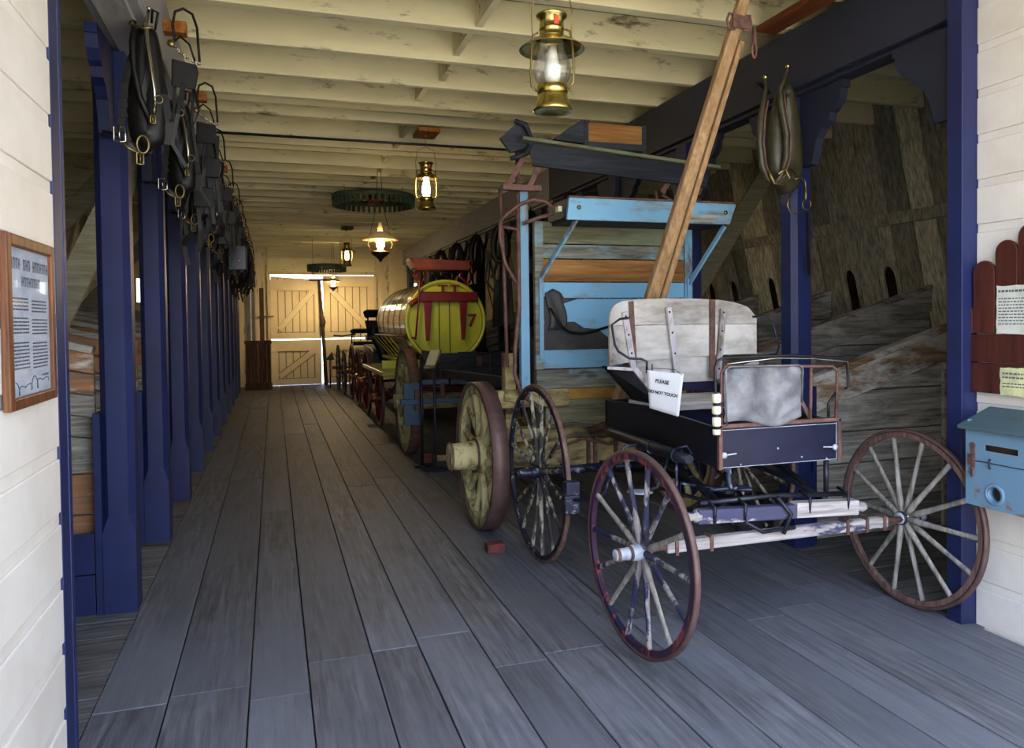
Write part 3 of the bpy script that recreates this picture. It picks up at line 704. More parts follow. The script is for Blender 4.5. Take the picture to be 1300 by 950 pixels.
# seat sides, arm irons, cushion board and box
for s, x0, x1 in ((-1, 1.985, 2.24), (1, 3.08, 2.86)):
    m = MB(); m.add([(x0-s*.14, 4.2, 1.335), (x0, 4.36, 1.36), (x1, 4.44, 1.12), (x1-s*.0, 4.05, 1.12), (x0-s*.158, 4.2, 1.335), (x0-s*.018, 4.36, 1.36), (x1-s*.018, 4.44, 1.12), (x1-s*.018, 4.05, 1.12)],
                    [(0, 1, 2, 3), (7, 6, 5, 4), (0, 4, 5, 1), (1, 5, 6, 2), (2, 6, 7, 3), (3, 7, 4, 0)]); m.build('seat_side', M['black'], B)
    m = MB(); m.bar((x0, 4.27, 1.352), (x0-s*.15, 4.19, 1.34), .022, .02, up=(0, 0, 1)); m.bar((x0-s*.145, 4.185, 1.345), (x1-s*.02, 4.03, 1.11), .034, .022, up=(0, 1, 0))
    m.build('side_edge', M['whitez'], B, bevel=.003)
    e = x0 + (.0 if s < 0 else 0)
    m = MB(); m.tube([(x0-s*.10, 4.18, 1.66), (x0-s*.02, 4.13, 1.655), (x0+s*.03, 4.14, 1.62), (x0+s*.03, 4.10, 1.5), (x0+s*.02, 4.07, 1.46), (x0-s*.03, 4.03, 1.42), (x0-s*.10, 4.01, 1.415), (x0-s*.13, 4.0, 1.40), (x0-s*.13, 4.0, 1.33)], .0075, 8)
    m.build('arm_iron', M['iron'], B)
m = MB(); m.box(2.22, 2.90, 3.97, 4.46, 1.10, 1.125); m.box(2.25, 2.87, 3.99, 4.44, 1.125, 1.15); m.build('seat_board', M['whitew'], B, bevel=.004)
m = MB(); m.box(2.2, 2.9, 4.02, 4.5, .9, 1.099); m.build('seat_box', M['bodyblue'], B, bevel=.004)
# running gear
m = MB(); m.box(1.86, 3.24, 3.31, 3.36, .475, .535); m.build('front_axle_bed', M['flakew'], B, bevel=.008)
m = MB(); m.tube([(1.72, 3.335, .503), (3.4, 3.35, .503)], .017, 10)
for x in (1.9, 2.1, 2.95, 3.08, 3.2): m.box(x, x+.018, 3.303, 3.367, .465, .545)
m.build('front_axle', M['rust'], B)
m = MB(); m.bar((2.03, 3.33, .645), (3.0, 3.33, .605), .06, .075, up=(0, 0, 1)); o = m.build('front_spring_bar', M['flake'], B, bevel=.01)
m = MB(); m.bar((2.62, 3.325, .63), (3.02, 3.325, .612), .064, .078); m.build('white_bar_length', M['flakew'], o)
m = MB(); m.lathe([(0, -.07), (.02, -.07), (.026, -.045), (.02, -.02), (.033, 0), (.033, .02)], (2.03, 3.33, .645), 'X', 14); m.build('white_bar_end', M['flakew'], o)
m = MB(); m.lathe([(.033, -.02), (.033, 0), (.02, .02), (.028, .05), (.02, .075), (0, .078)], (3.02, 3.33, .604), 'X', 14)
m.build('white_bar_end', M['flakew'], o)
m = MB(); m.tube([(2.07, 3.36, .70), (2.5, 3.36, .705), (3.0, 3.36, .675)], .014, 8)
for x in (2.12, 2.3, 2.7, 2.95): m.tube([(x, 3.30, .61), (x, 3.29, .69), (x, 3.375, .71)], .009, 6)
m.tube([(2.5, 3.3, .71), (2.57, 3.28, .62), (2.52, 3.28, .52)], .012, 6); m.tube([(2.3, 3.3, .60), (2.4, 3.29, .54), (2.6, 3.29, .545)], .011, 6)
m.build('spring_shackle', M['iron'], B)
for x in (2.22, 2.86):
    m = MB()
    for k, (l, z) in enumerate(((1., 0), (.82, .012), (.6, .024))):
        pts = [(x, 4.1+(t-.5)*1.42*l, .80+z-.16*((t-.5)*2)**2*l*l) for t in [i/14 for i in range(15)]]
        m.ribbon(pts, .035, .008, (1, 0, 0))
    m.build('side_spring', M['iron'], B)
    m = MB(); pts = [(x+(2.54-x)*.7*t, 3.36+1.46*t, .66+.12*math.sin(t*PI)-.05*t) for t in [i/12 for i in range(13)]]; m.tube(pts, .014, 8); m.build('reach_rod', M['iron'], B)
m = MB(); m.bar((2.54, 3.36, .56), (2.54, 4.86, .63), .035, .04); m.build('reach_pole', M['black'], B)
m = MB(); m.tube([(2.54, 3.5, .56), (2.06, 4.8, .62)], .012, 8); m.tube([(2.54, 3.5, .56), (3.02, 4.8, .62)], .012, 8); m.build('reach_brace', M['iron'], B)
m = MB(); m.tube([(1.75, 4.86, .605), (3.33, 4.86, .605)], .024, 12); m.tube([(1.86, 4.86, .605), (2.3, 4.86, .605)], [.03, .034], 12)
for x in (1.9, 2.2, 2.85, 3.1): m.box(x, x+.03, 4.83, 4.89, .56, .65)
m.build('rear_axle', M['ironb'], B)
m = MB(); m.tube([(2.09, 4.46, .915), (2.09, 3.72, .905), (2.10, 3.5, .90)], [.034, .034, .026], 12); o = m.build('side_bar', M['iron'], B)
m = MB()
for y in (3.62, 3.9): m = MB(); m.lathe([(.036, -.008), (.04, -.008), (.04, .008), (.036, .008)], (2.092, y, .905), 'Y', 14, closed=True); m.build('iron_ring', M['ironb'], o)
m = MB()
m.tube([(2.1, 3.64, .87), (2.1, 3.64, .74), (2.13, 3.66, .68)], .009, 6); m.tube([(2.08, 3.62, .94), (2.13, 3.58, .96), (2.17, 3.6, .92), (2.15, 3.62, .87)], .008, 6)
m.tube([(2.13, 3.66, .68), (2.14, 3.66, .74), (2.3, 3.55, .72), (2.42, 3.4, .735)], .01, 6)
m.build('iron_clip', M['ironb'], o)
m = MB(); m.tube([(2.24, 3.36, .87), (2.25, 3.36, .78), (2.25, 3.36, .765)], .018, 8); m.tube([(2.14, 3.36, .765), (2.36, 3.36, .765)], .011, 8); m.build('body_hanger', M['ironb'], B)
m = MB(); m.tube([(2.86, 3.36, .87), (2.86, 3.36, .70)], .014, 8); m.build('body_hanger', M['iron'], B)
m = MB(); m.lathe([(0, -.006), (.05, -.006), (.075, 0), (.05, .006), (0, .006)], (1.99, 3.86, .66), n=20); o = m.build('step_plate', M['hubw'], B)
m = MB(); m.tube([(2.03, 3.86, .665), (2.09, 3.84, .68), (2.12, 3.83, .75), (2.17, 3.83, .89)], .009, 8); m.build('step_iron', M['ironb'], o)
# brake on the left rear wheel
m = MB(); m.box(1.665, 1.765, 4.20, 4.262, .47, .585); m.box(1.67, 1.76, 4.19, 4.262, .585, .67); o = m.build('brake_block', M['ironb'], B, bevel=.008)
m = MB(); m.tube([(1.72, 4.2, .56), (1.8, 4.1, .56), (1.86, 4.05, .62), (1.88, 4.03, .72), (1.9, 4.02, .83), (1.98, 4.02, .90), (2.16, 4.02, .91)], .01, 8); m.build('brake_rod', M['ironb'], o)
# paper sign on the seat
s = thing('paper_sign', 'white paper sign reading PLEASE DO NOT TOUCH hanging from the buggy seat', 'sign', (2.35, 3.94, 1.18))
A0, A1, A2, A3 = Vector((2.093, 3.96, 1.352)), Vector((2.221, 3.76, 1.337)), Vector((2.176, 3.74, 1.097)), Vector((2.103, 3.95, 1.128))
def sg(u, v):
    p = (A3*(1-u)+A2*u)*(1-v)+(A0*(1-u)+A1*u)*v; return p
m = MB(); m.grid(sg, 10, 10, (.001, .001, 0)); m.build('sheet', M['paper'], s)
xa = ((A1-A0)+(A2-A3)).normalized(); za = ((A0-A3)+(A1-A2)).normalized(); za = (za-xa*za.dot(xa)).normalized(); nn = xa.cross(za)
for tx, u, v, sz in (('PLEASE', .44, .745, .030), ('DO NOT TOUCH', .465, .46, .0255)):
    p = sg(u, v)+nn*.0045; text_obj(tx, sz, M['ink'], s, frame_m(p, xa, za), bold=.0006)
m = MB(); m.tube([(2.215, 3.765, 1.33), (2.2, 3.82, 1.36), (2.14, 3.99, 1.36)], .002, 5); m.tube([(2.095, 3.958, 1.345), (2.11, 3.985, 1.36), (2.115, 4.0, 1.34)], .002, 5); m.build('wire_hook', M['iron'], s)

# ================================================================== THE SKY-BLUE WAGON
Wg = thing('blue_wagon', 'tall sky blue wagon headboard with a raw orange plank on heavy yellow wheels', 'wagon', (2.5, 7.4, 0))
mY = dict(rim=M['yel'], tire=M['tire'], hub=M['yel'], band=M['rust'], spoke=M['yel'], fat=2.2)
mO = dict(rim=M['yel'], tire=M['rust'], hub=M['yel'], band=M['rust'], spoke=M['yel'], fat=2.1)
wheel(Wg, (1.56, 5.76, .585), .585, -1, 12, (.145, .15, .26), (.075, .085), mY, tw=.13, name='front_wheel')
wheel(Wg, (3.38, 5.76, .585), .585, 1, 12, (.125, .14, .2), (.075, .085), mY, tw=.13, name='front_wheel', split=False)
wheel(Wg, (1.60, 9.4, .66), .66, -1, 14, (.12, .14, .17), (.08, .09), mO, tw=.13, name='rear_wheel', split=False)
wheel(Wg, (3.36, 9.4, .66), .66, 1, 14, (.12, .14, .17), (.08, .09), mO, tw=.13, name='rear_wheel', split=False)
HB = 5.47
rows = [(2.25, 2.42, 'olive'), (2.135, 2.245, 'lbluew'), (1.955, 2.13, 'rawx'), (1.825, 1.95, 'lblue'), (1.51, 1.82, 'lblue'), (1.275, 1.505, 'lblue')]
for z0, z1, mm in rows:
    m = MB(); m.box(2.0, 3.24, HB, HB+.03, z0+.0015, z1-.0015); m.build('headboard_plank', M[mm], Wg, bevel=.003)
m = MB(); m.box(1.93, 3.3, HB-.035, HB+.04, 1.12, 1.27); m.build('bottom_rail', M['lbluew'], Wg, bevel=.006)
m = MB(); m.box(1.93, 2.0, HB-.02, HB+.03, 1.272, 2.42); m.build('stile', M['lbluew'], Wg, bevel=.004)
m = MB(); m.box(3.24, 3.31, HB-.02, HB+.03, 1.272, 2.46); m.build('stile', M['lbluez'], Wg, bevel=.004)
m = MB(); m.box(1.97, 3.27, HB+.03, HB+.6, 1.15, 1.2); m.box(1.97, 2.0, HB+.03, HB+.5, 1.2, 1.5); m.box(3.24, 3.27, HB+.03, HB+.5, 1.2, 1.5); m.build('wagon_bed', M['dkpanel'], Wg)
m = MB(); m.box(1.97, 3.26, HB-.005, HB+.05, 1.03, 1.118); m.build('mustard_rail', M['mustard'], Wg, bevel=.005)
m = MB(); m.box(2.02, 3.2, HB+.02, HB+.3, .80, 1.028); m.build('grey_tool_box', M['olive'], Wg, bevel=.006)
m = MB(); m.box(1.62, 2.2, HB-.03, HB+.06, .985, 1.12); m.bar((1.66, HB-.05, 1.09), (1.98, HB-.05, 1.03), .02, .09); m.build('rear_bolster_end', M['yelx'], Wg, bevel=.008)
m = MB(); m.box(1.70, 1.79, HB+.05, HB+.15, .62, 1.4); m.build('stake', M['yelx'], Wg, bevel=.008)
m = MB(); m.box(1.68, 3.3, HB+.1, HB+.26, .70, .80); m.build('bolster', M['yelx'], Wg, bevel=.012)
m = MB(); m.box(1.66, 3.32, HB+.19, HB+.38, .48, .66)
m.prism([(1.9, .48), (3.1, .48), (3.0, .40), (2.0, .40)], lambda a, b: (a, HB+.2, b), (0, .16, 0)); m.build('axle_beam', M['yelx'], Wg, bevel=.012)
m = MB(); m.prism([(1.98, .50), (3.0, .50), (3.0, .69), (2.75, .72), (2.5, .70), (2.25, .72), (1.98, .69)], lambda a, b: (a, HB+.02, b), (0, .08, 0)); m.build('carved_front_block', M['yelx'], Wg, bevel=.01)
m = MB()
for x in (2.16, 2.36, 2.42, 2.6, 2.8): m.box(x, x+.028, HB-.0, HB+.02, .49, .72)
m.tube([(2.05, HB-.02, .64), (2.3, HB-.03, .72), (2.55, HB-.03, .66), (2.75, HB-.02, .74)], .012, 6); m.tube([(2.0, HB, .82), (2.25, HB-.02, .84), (2.5, HB-.02, .80), (2.7, HB, .83)], .012, 6)
m.build('iron_strapping', M['rust'], Wg)
m = MB(); m.bar((2.47, 5.8, .56), (2.47, 9.4, .62), .1, .1); m.build('reach_pole', M['yelx'], Wg)
m = MB(); m.box(1.68, 3.28, 9.3, 9.5, .56, .76); m.build('rear_axle_beam', M['yelx'], Wg, bevel=.01)
m = MB()
for x in (1.98, 3.0): m.bar((x, 5.9, 1.12), (x, 9.2, 1.02), .08, .09)
m.build('side_sill', M['dkpanel'], Wg)
# trough-shaped driver's seat in front of the headboard
m = MB(); m.prism([(2.07, 2.545), (3.48, 2.545), (3.42, 2.385), (2.05, 2.385)], lambda a, b: (a, 5.08, b), (0, .03, 0)); m.build('seat_front_board', M['lblue'], Wg, bevel=.004)
m = MB(); m.box(2.07, 3.46, 5.079, 5.112, 2.546, 2.56); m.build('board_top_edge', M['rust'], Wg)
m = MB(); m.box(2.08, 3.42, 5.111, 5.5, 2.385, 2.41); m.box(2.06, 2.085, 5.11, 5.5, 2.41, 2.54); m.box(3.42, 3.445, 5.11, 5.5, 2.41, 2.54); m.build('seat_trough', M['dkpanel'], Wg)
m = MB()
for x in (2.145, 3.38): m.lathe([(0, 0), (.017, 0), (.014, -.01), (0, -.012)], (x, 5.078, 2.475), 'Y', 12)
m.build('carriage_bolt', M['brassd'], Wg)
for a, b in (((1.975, 5.44, 1.98), (2.14, 5.12, 2.39)), ((3.27, 5.44, 1.94), (3.4, 5.12, 2.38))):
    m = MB(); m.bar(a, b, .04, .02, up=(1, 0, 0)); m.bar((a[0], 5.44, 1.35), (a[0], 5.44, 1.98), .035, .015, up=(0, 1, 0)); m.build('seat_stay', M['lbluez'], Wg, bevel=.003)
m = MB(); m.box(2.03, 2.1, 5.2, 5.26, 2.46, 2.5); m.build('white_block', M['porc'], Wg)
# upright pole and bent irons left of the headboard
m = MB(); m.box(1.795, 1.865, 5.40, 5.46, 1.13, 2.68); m.build('blue_upright', M['lbluez'], Wg, bevel=.005)
m = MB(); m.tube([(1.775, 5.38, 2.93), (1.775, 5.38, 1.75), (1.74, 5.38, 1.45), (1.73, 5.37, 1.25), (1.78, 5.36, 1.1), (1.9, 5.33, 1.0), (1.93, 5.32, .9)], .017, 8)
m.tube([(1.66, 5.46, 2.65), (1.68, 5.46, 2.2), (1.7, 5.46, 1.3)], .014, 8)
m.build('brake_staff', M['rust'], Wg)
m = MB(); m.tube([(2.03, 5.3, 2.50), (1.97, 5.3, 2.545), (1.87, 5.31, 2.56), (1.77, 5.34, 2.52), (1.68, 5.36, 2.45), (1.635, 5.38, 2.40), (1.63, 5.38, 2.28), (1.67, 5.38, 2.08), (1.76, 5.38, 1.93)], .014, 8)
m.tube([(2.03, 5.3, 2.46), (1.9, 5.32, 2.42), (1.8, 5.34, 2.38)], .014, 8); m.tube([(1.635, 5.38, 2.36), (1.78, 5.38, 2.34)], .013, 8); m.build('bent_iron', M['rust'], Wg)
# high seat on top
m = MB(); m.prism([(1.76, 2.975), (3.42, 2.845), (3.42, 2.87), (1.76, 3.0)], lambda a, b: (a, 5.2, b), (0, .42, 0)); m.build('high_seat_plank', M['olive'], Wg, bevel=.004)
m = MB(); m.prism([(1.86, 2.80), (3.32, 2.70), (3.36, 2.845), (1.82, 2.965)], lambda a, b: (a, 5.25, b), (0, .03, 0)); m.build('high_seat_apron', M['dkpanel'], Wg)
m = MB(); m.prism([(1.62, 3.0), (1.75, 3.12), (1.80, 3.12), (1.86, 2.98), (1.80, 2.93), (1.7, 2.9)], lambda a, b: (a, 5.3, b), (0, .04, 0)); m.tube([(1.72, 5.26, 3.12), (1.8, 5.26, 3.1), (1.86, 5.26, 2.98), (1.8, 5.25, 2.88), (1.68, 5.25, 2.84)], .018, 6); m.build('seat_end_iron', M['dkpanel'], Wg)
for x0, x1 in ((1.80, 1.67), (1.95, 1.84), (3.10, 2.95), (3.38, 3.27)):
    m = MB(); m.bar((x0, 5.3, 2.87), (x1, 5.3, 2.65), .04, .012, up=(0, 1, 0)); m.build('seat_strut', M['rust'], Wg)
m = MB(); m.box(1.63, 1.93, 5.28, 5.34, 2.62, 2.66); m.build('foot_iron', M['rust'], Wg)
m = MB(); m.tube([(2.95, 5.3, 2.63), (3.05, 5.29, 2.58), (3.2, 5.29, 2.57), (3.3, 5.3, 2.62)], .012, 6); m.tube([(2.88, 5.3, 2.46), (2.9, 5.29, 2.56), (2.89, 5.29, 2.66)], .01, 6); m.build('hook_iron', M['rust'], Wg)
m = MB(); m.prism([(2.02, 3.0), (2.24, 3.16), (2.26, 3.16), (2.26, 2.985)], lambda a, b: (a, 5.24, b), (0, .3, 0)); o = m.build('seat_wedge', M['dkpanel'], Wg)
m = MB(); m.box(2.29, 2.75, 5.24, 5.54, 2.95, 3.145); m.build('seat_box', M['rawx'], Wg, bevel=.006)
m = MB(); m.box(2.26, 2.295, 5.235, 5.55, 2.95, 3.16); m.box(2.745, 2.78, 5.235, 5.55, 2.93, 3.15); m.box(2.29, 2.75, 5.232, 5.24, 2.95, 3.0); m.build('box_frame', M['dkpanel'], Wg)
# tarred leather nailed on the headboard
blot = [(1.96, 1.82), (2.02, 1.84), (2.08, 1.89), (2.13, 1.88), (2.18, 1.82), (2.29, 1.82), (2.16, 1.78), (2.15, 1.71), (2.18, 1.64), (2.26, 1.64), (2.34, 1.59), (2.46, 1.58), (2.56, 1.5), (2.6, 1.42), (1.97, 1.42), (1.97, 1.57), (2.01, 1.63), (2.0, 1.74), (1.96, 1.79)]
m = MB(); m.prism([(a, b+.0) for a, b in blot], lambda a, b: (a, HB-.008, b), (0, .007, 0)); m.build('tarred_patch', M['stain'], Wg)
m = MB()
def drape(u, v):
    x = 2.03+.14*u+.02*math.sin(5*v); z = 1.58+.32*v*(1-.25*abs(u-.45)); return (x, HB-.022-.008*math.sin(7*u+2*v)-.012*math.sin(PI*u), z)
m.grid(drape, 14, 10, (0, .008, 0)); m.build('leather_flap', M['stain'], Wg)
m = MB(); m.tube([(2.04, HB-.04, 1.75), (2.1, HB-.05, 1.66), (2.14, HB-.05, 1.6), (2.2, HB-.04, 1.56), (2.3, HB-.03, 1.545), (2.4, HB-.03, 1.56), (2.55, HB-.03, 1.6)], .01, 7); m.build('cord', M['leab'], Wg)
# brake beam before the rear wheels
m = MB(); m.box(1.64, 1.98, 8.70, 8.76, .915, .97); m.box(2.0, 2.32, 8.69, 8.76, .91, .965); m.box(2.34, 3.2, 8.68, 8.76, .90, .975); m.build('brake_rail', M['steelblue'], Wg, bevel=.005)
m = MB(); m.box(1.39, 3.1, 8.62, 8.70, .695, .755); m.build('brake_beam', M['steelblue'], Wg, bevel=.006)
m = MB(); m.prism([(1.44, .45), (1.66, .43), (1.68, .66), (1.62, .95), (1.44, .93)], lambda a, b: (a, 8.70, b), (0, .06, 0)); m.build('brake_shoe', M['steelblue'], Wg, bevel=.008)
m = MB(); m.box(1.56, 1.63, 8.64, 8.7, .62, .86); m.tube([(1.9, 8.7, .93), (1.9, 8.68, .7)], .03, 6); m.build('brake_clamp', M['rust'], Wg)
# dark rear box
m = MB()
for i in range(6): m.box(1.92+.235*i, 2.152+.235*i, 8.92, 8.96, .97, 1.27+.012*(i % 2))
m.box(1.92, 3.33, 8.96, 10.1, .97, 1.0); m.box(1.92, 1.95, 8.96, 10.1, 1.0, 1.27); m.box(3.3, 3.33, 8.96, 10.1, 1.0, 1.27); m.build('rear_box', M['dkpanel'], Wg)
m = MB(); m.tube([(2.42, 8.93, 1.24), (2.42, 8.93, 1.1)], .045, 8); m.tube([(3.0, 8.93, 1.26), (3.0, 8.93, 1.1)], .05, 8); m.tube([(2.55, 8.91, .97), (2.55, 8.91, 1.27)], .006, 5); m.build('box_fitting', M['rust'], Wg)
# wagon pole propped up
P0, P1 = Vector((2.397, 5.049, .92)), Vector((2.735, 3.86, 3.64))
t = thing('wagon_pole', 'long pale timber wagon pole leaning up from behind the buggy seat to the ceiling', 'pole', (2.397, 5.049, .9))
m = MB(); m.bar((2.40, 5.07, .885), (2.44, 5.55, .76), .07, .05); m.build('pole_socket', M['rust'], Wg, bevel=.006)
q = Vector((.064, 0, -.014))
m = MB(); m.bar(P0, P1, .105, .07, up=(0, 1, 0), w2=.07, h2=.055); m.build('main_timber', M['pole'], t, bevel=.012)
m = MB(); m.bar(P0+q*1.35, P1+q+(P0-P1)*.1, .05, .06, up=(0, 1, 0), w2=.034, h2=.05); m.build('side_timber', M['pole'], t, bevel=.01)
d = (P1-P0).normalized(); c = P1-d*.22
m = MB()
for s in (-1, 1): m.tube([c+Vector((s*.03, -.03, .03)), c+Vector((s*.07, -.03, .04)), c+Vector((s*.085, -.03, 0)), c+Vector((s*.07, -.03, -.05)), c+Vector((s*.03, -.03, -.05))], .008, 8)
m.box(c.x-.05, c.x+.075, c.y-.045, c.y-.035, c.z-.045, c.z+.04); m.build('pole_iron', M['rust'], t)
for k in range(2):
    m = MB(); cc = c+Vector((.105, -.03, -.075-.082*k)); a = .35 if k else 1.2
    pts = [cc+Vector((math.cos(a)*.022*math.sin(tt), math.sin(a)*.022*math.sin(tt), .05*math.cos(tt))) for tt in [2*PI*i/14 for i in range(14)]]
    m.tube(pts, .0075, 7, closed=True); m.build('chain_link', M['rust'], t)
# chocks
for x, y, lab in ((1.42, 5.08, 'small red brick chock in front of the yellow wagon wheel'), (1.62, 8.62, 'small red brick chock in front of the far wagon wheel')):
    m = MB(); m.box(x, x+.13, y, y+.09, 0, .065 if y < 6 else .12); tag(m.build('wheel_chock', M['brick'], bevel=.006), lab, 'chock', 'wheel chocks')
m = MB(); m.box(1.78, 2.1, 8.7, 8.8, 0, .07); tag(m.build('wood_offcut', M['yelx'], bevel=.005), 'pale timber offcut lying beside the far wagon wheel', 'wood block')
# ================================================================== THE TANK WAGON
T = thing('tank_wagon', 'lime yellow sprinkler tank wagon with varnished staves and red wheels', 'wagon', (2.46, 12.6, 0))
TX, TZ, TR, TY0, TY1 = 2.47, 1.665, .62, 11.0, 14.1
m = MB(); m.lathe([(TR-.02, 0), (TR-.02, .03)], (TX, TY0, TZ), 'Y', 64); m.build('tank_end', M['lime'], T)
m = MB(); m.lathe([(TR-.04, -.015), (TR, -.015), (TR, .05), (TR-.04, .05)], (TX, TY0, TZ), 'Y', 64, closed=True)
m.lathe([(TR-.065, -.004), (TR-.055, -.004), (TR-.055, .01), (TR-.065, .01)], (TX, TY0, TZ), 'Y', 64, closed=True); m.build('end_rim', M['lime'], T)
m = MB(); n = 40
for i in range(n):
    a0, a1 = 2*PI*i/n+.003, 2*PI*(i+1)/n-.003; out = [(math.cos(a)*rr, math.sin(a)*rr) for a, rr in ((a0, TR), (a1, TR), (a1, TR-.03), (a0, TR-.03))]
    m.prism(out, lambda a, b: (TX+a, TY0+.04, TZ+b), (0, TY1-TY0, 0))
m.build('barrel_staves', M['stave'], T)
m = MB()
for y in (11.5, 12.1, 12.7, 13.3, 13.9): m.lathe([(TR+.0, -.02), (TR+.006, -.02), (TR+.006, .02), (TR, .02)], (TX, y, TZ), 'Y', 64, closed=True)
m.build('barrel_hoops', M['brassd'], T)
m = MB()
for x in (2.36, 2.52): m.box(x, x+.014, TY0-.006, TY0, TZ-.6, TZ+.42)
m.lathe([(TR-.062, -.008), (TR-.055, -.008), (TR-.055, -.002), (TR-.062, -.002)], (TX, TY0, TZ), 'Y', 64, closed=True)
m.build('pinstripe', M['pin'], T)
m = MB(); m.box(2.05, 2.95, TY0-.09, TY0-.02, 1.95, 2.10); m.tube([(2.05, TY0-.05, 1.99), (1.96, TY0-.06, 1.94), (1.92, TY0-.06, 1.9)], .045, 8); m.build('red_crossbar', M['red'], T, bevel=.02)
for x in (2.19, 2.73):
    m = MB(); m.prism([(x-.06, 1.95), (x+.06, 1.95), (x+.015, 1.38), (x-.035, 1.38)], lambda a, b: (a, TY0-.07, b), (0, .05, 0)); m.build('tapered_leg', M['red'], T, bevel=.006)
for x in (2.42, 2.60):
    m = MB(); m.box(x-.075, x+.075, TY0-.06, TY0-.03, 2.185, 2.205); m.box(x-.02, x+.02, TY0-.06, TY0-.03, 2.1, 2.19); m.build('tee_handle', M['red'], T)
m = MB(); m.tube([(2.05, TY0-.1, 2.38), (2.06, TY0-.1, 2.2), (2.04, TY0-.1, 1.9), (1.99, TY0-.1, 1.4)], .014, 6)
m.tube([(1.99, TY0-.1, 1.42), (1.85, 11.3, 1.44), (1.6, 12.4, 1.46)], .015, 6); m.build('red_rod', M['red'], T)
text_obj('7', .26, M['red'], T, frame_m((2.87, TY0-.02, 1.66), (1, 0, 0), (0, 0, 1)), bold=.008, name='numeral')
# driver's seat
m = MB(); m.prism([(1.93, 2.60), (2.90, 2.57), (2.84, 2.44), (2.06, 2.45)], lambda a, b: (a, 11.0, b), (0, .03, 0)); m.prism([(1.93, 2.6), (1.98, 2.6), (2.06, 2.45), (2.0, 2.45)], lambda a, b: (a, 11.0, b), (0, .35, 0)); m.box(2.05, 2.85, 11.02, 11.4, 2.43, 2.455); m.box(2.84, 2.88, 11.0, 11.35, 2.45, 2.58)
m.build('driver_seat', M['redo'], T, bevel=.006)
for x in (2.07, 2.78):
    m = MB(); m.tube([(x, 11.15, 2.44), (x-.06, 11.13, 2.34), (x+.02, 11.12, 2.28), (x+.05, 11.15, 2.2), (x+.14, 11.2, 2.17)], .022, 6); m.tube([(x+.1, 11.15, 2.44), (x+.12, 11.15, 2.33), (x+.05, 11.12, 2.22)], .014, 6); m.build('seat_bracket', M['red'], T)
# deck, frame and ladder irons
m = MB(); m.box(1.5, 3.35, 10.93, 10.99, .98, 1.10); m.box(1.95, 3.0, 10.96, 14.2, 1.0, 1.05); m.build('bed_frame', M['lime'], T, bevel=.008)
m = MB(); m.box(1.52, 2.0, 11.05, 13.6, .86, .92); m.build('side_deck', M['lime'], T, bevel=.006)
m = MB()
for i in range(5): m.tube([(1.66, 11.2+.5*i, 1.43), (1.92, 11.0+.42*i, 1.06)], .007, 5)
m.build('side_rack', M['lime'], T)
mR = dict(rim=M['red'], tire=M['tire'], hub=M['red'], band=M['brassd'], spoke=M['red'], fat=1.5)
for x, s in ((1.6, -1), (3.3, 1)):
    wheel(T, (x, 12.0, .45), .45, s, 14, (.085, .14, .17), (.05, .05), mR, split=False, name='front_wheel'); wheel(T, (x, 13.7, .6), .6, s, 16, (.085, .14, .17), (.055, .05), mR, split=False, name='rear_wheel')
m = MB(); m.tube([(1.62, 12.0, .45), (3.28, 12.0, .45)], .03, 8); m.tube([(1.62, 13.7, .6), (3.28, 13.7, .6)], .03, 8); m.bar((2.46, 11.3, .75), (2.46, 14.0, .75), .1, .1); m.box(1.75, 3.1, 11.9, 12.1, .5, .6)
m.box(2.0, 2.1, 11.2, 11.3, .6, .95); m.box(2.85, 2.95, 11.2, 11.3, .6, .95); m.build('axle_frame', M['red'], T)
m = MB(); m.tube([(1.75, 11.9, .5), (1.8, 11.5, .72), (1.95, 11.1, .92)], .03, 6); m.tube([(1.65, 13.0, .45), (1.9, 12.4, .5)], .03, 6); m.build('brake_lever', M['red'], T)
# ================================================================== CARRIAGES BEYOND
def carriage(name, lab, y0, wheels, mats, body, seats, col, extra=None):
    c = thing(name, lab, 'carriage', (2.4, y0, 0))
    for (x, y, r, s) in wheels: wheel(c, (x, y, r), r, s, 14, (.05, .09, .14), (.035, .035), mats, split=False)
    ys = sorted(set(w[1] for w in wheels)); m = MB()
    for y in ys: rr = [w[2] for w in wheels if w[1] == y][0]; m.tube([(wheels[0][0], y, rr), (wheels[1][0], y, rr)], .02, 8)
    m.bar((2.45, ys[0], .6), (2.45, ys[-1], .6), .04, .04); m.build('axle', mats['tire'], c)
    m = MB(); x0, x1, z0, z1 = body; m.prism([(ys[0]-.1, z0), (ys[-1]+.1, z0), (ys[-1]+.15, z1), (ys[0]+.35, z1-.05), (ys[0]-.05, z1-.12)], lambda a, b: (x0, a, b), (x1-x0, 0, 0)); m.build('body', col, c, bevel=.01)
    for (sx0, sx1, yy, zz, hh) in seats:
        m = MB(); m.box(sx0, sx1, yy, yy+.42, zz, zz+.09); m.build('seat', M['leab'], c, bevel=.02)
        m = MB(); m.tube([(sx0+.02, yy+.42, zz+hh), (sx0+.05, yy+.45, zz+hh+.02), (sx1-.05, yy+.45, zz+hh+.02), (sx1-.02, yy+.42, zz+hh)], .06, 10); m.build('seat_backrest', M['leab'], c)
        q = MB()
        for i in range(7): xx = sx0+.06+(sx1-sx0-.12)*i/6; q.tube([(xx, yy+.42, zz+.05), (xx, yy+.44, zz+hh)], .012, 6)
        q.build('spindles', M['cane'] if i % 2 else M['black'], c)
    for y in ys:
        m = MB()
        for sx in (x0+.05, x1-.05):
            for sgn in (1, -1): m.ribbon([(sx, y+(t-.5)*.8, z0-.13+sgn*(.09-.09*((t-.5)*2)**2)) for t in [i/10 for i in range(11)]], .035, .012, (1, 0, 0))
        m.build('elliptic_springs', mats['tire'], c)
    return c
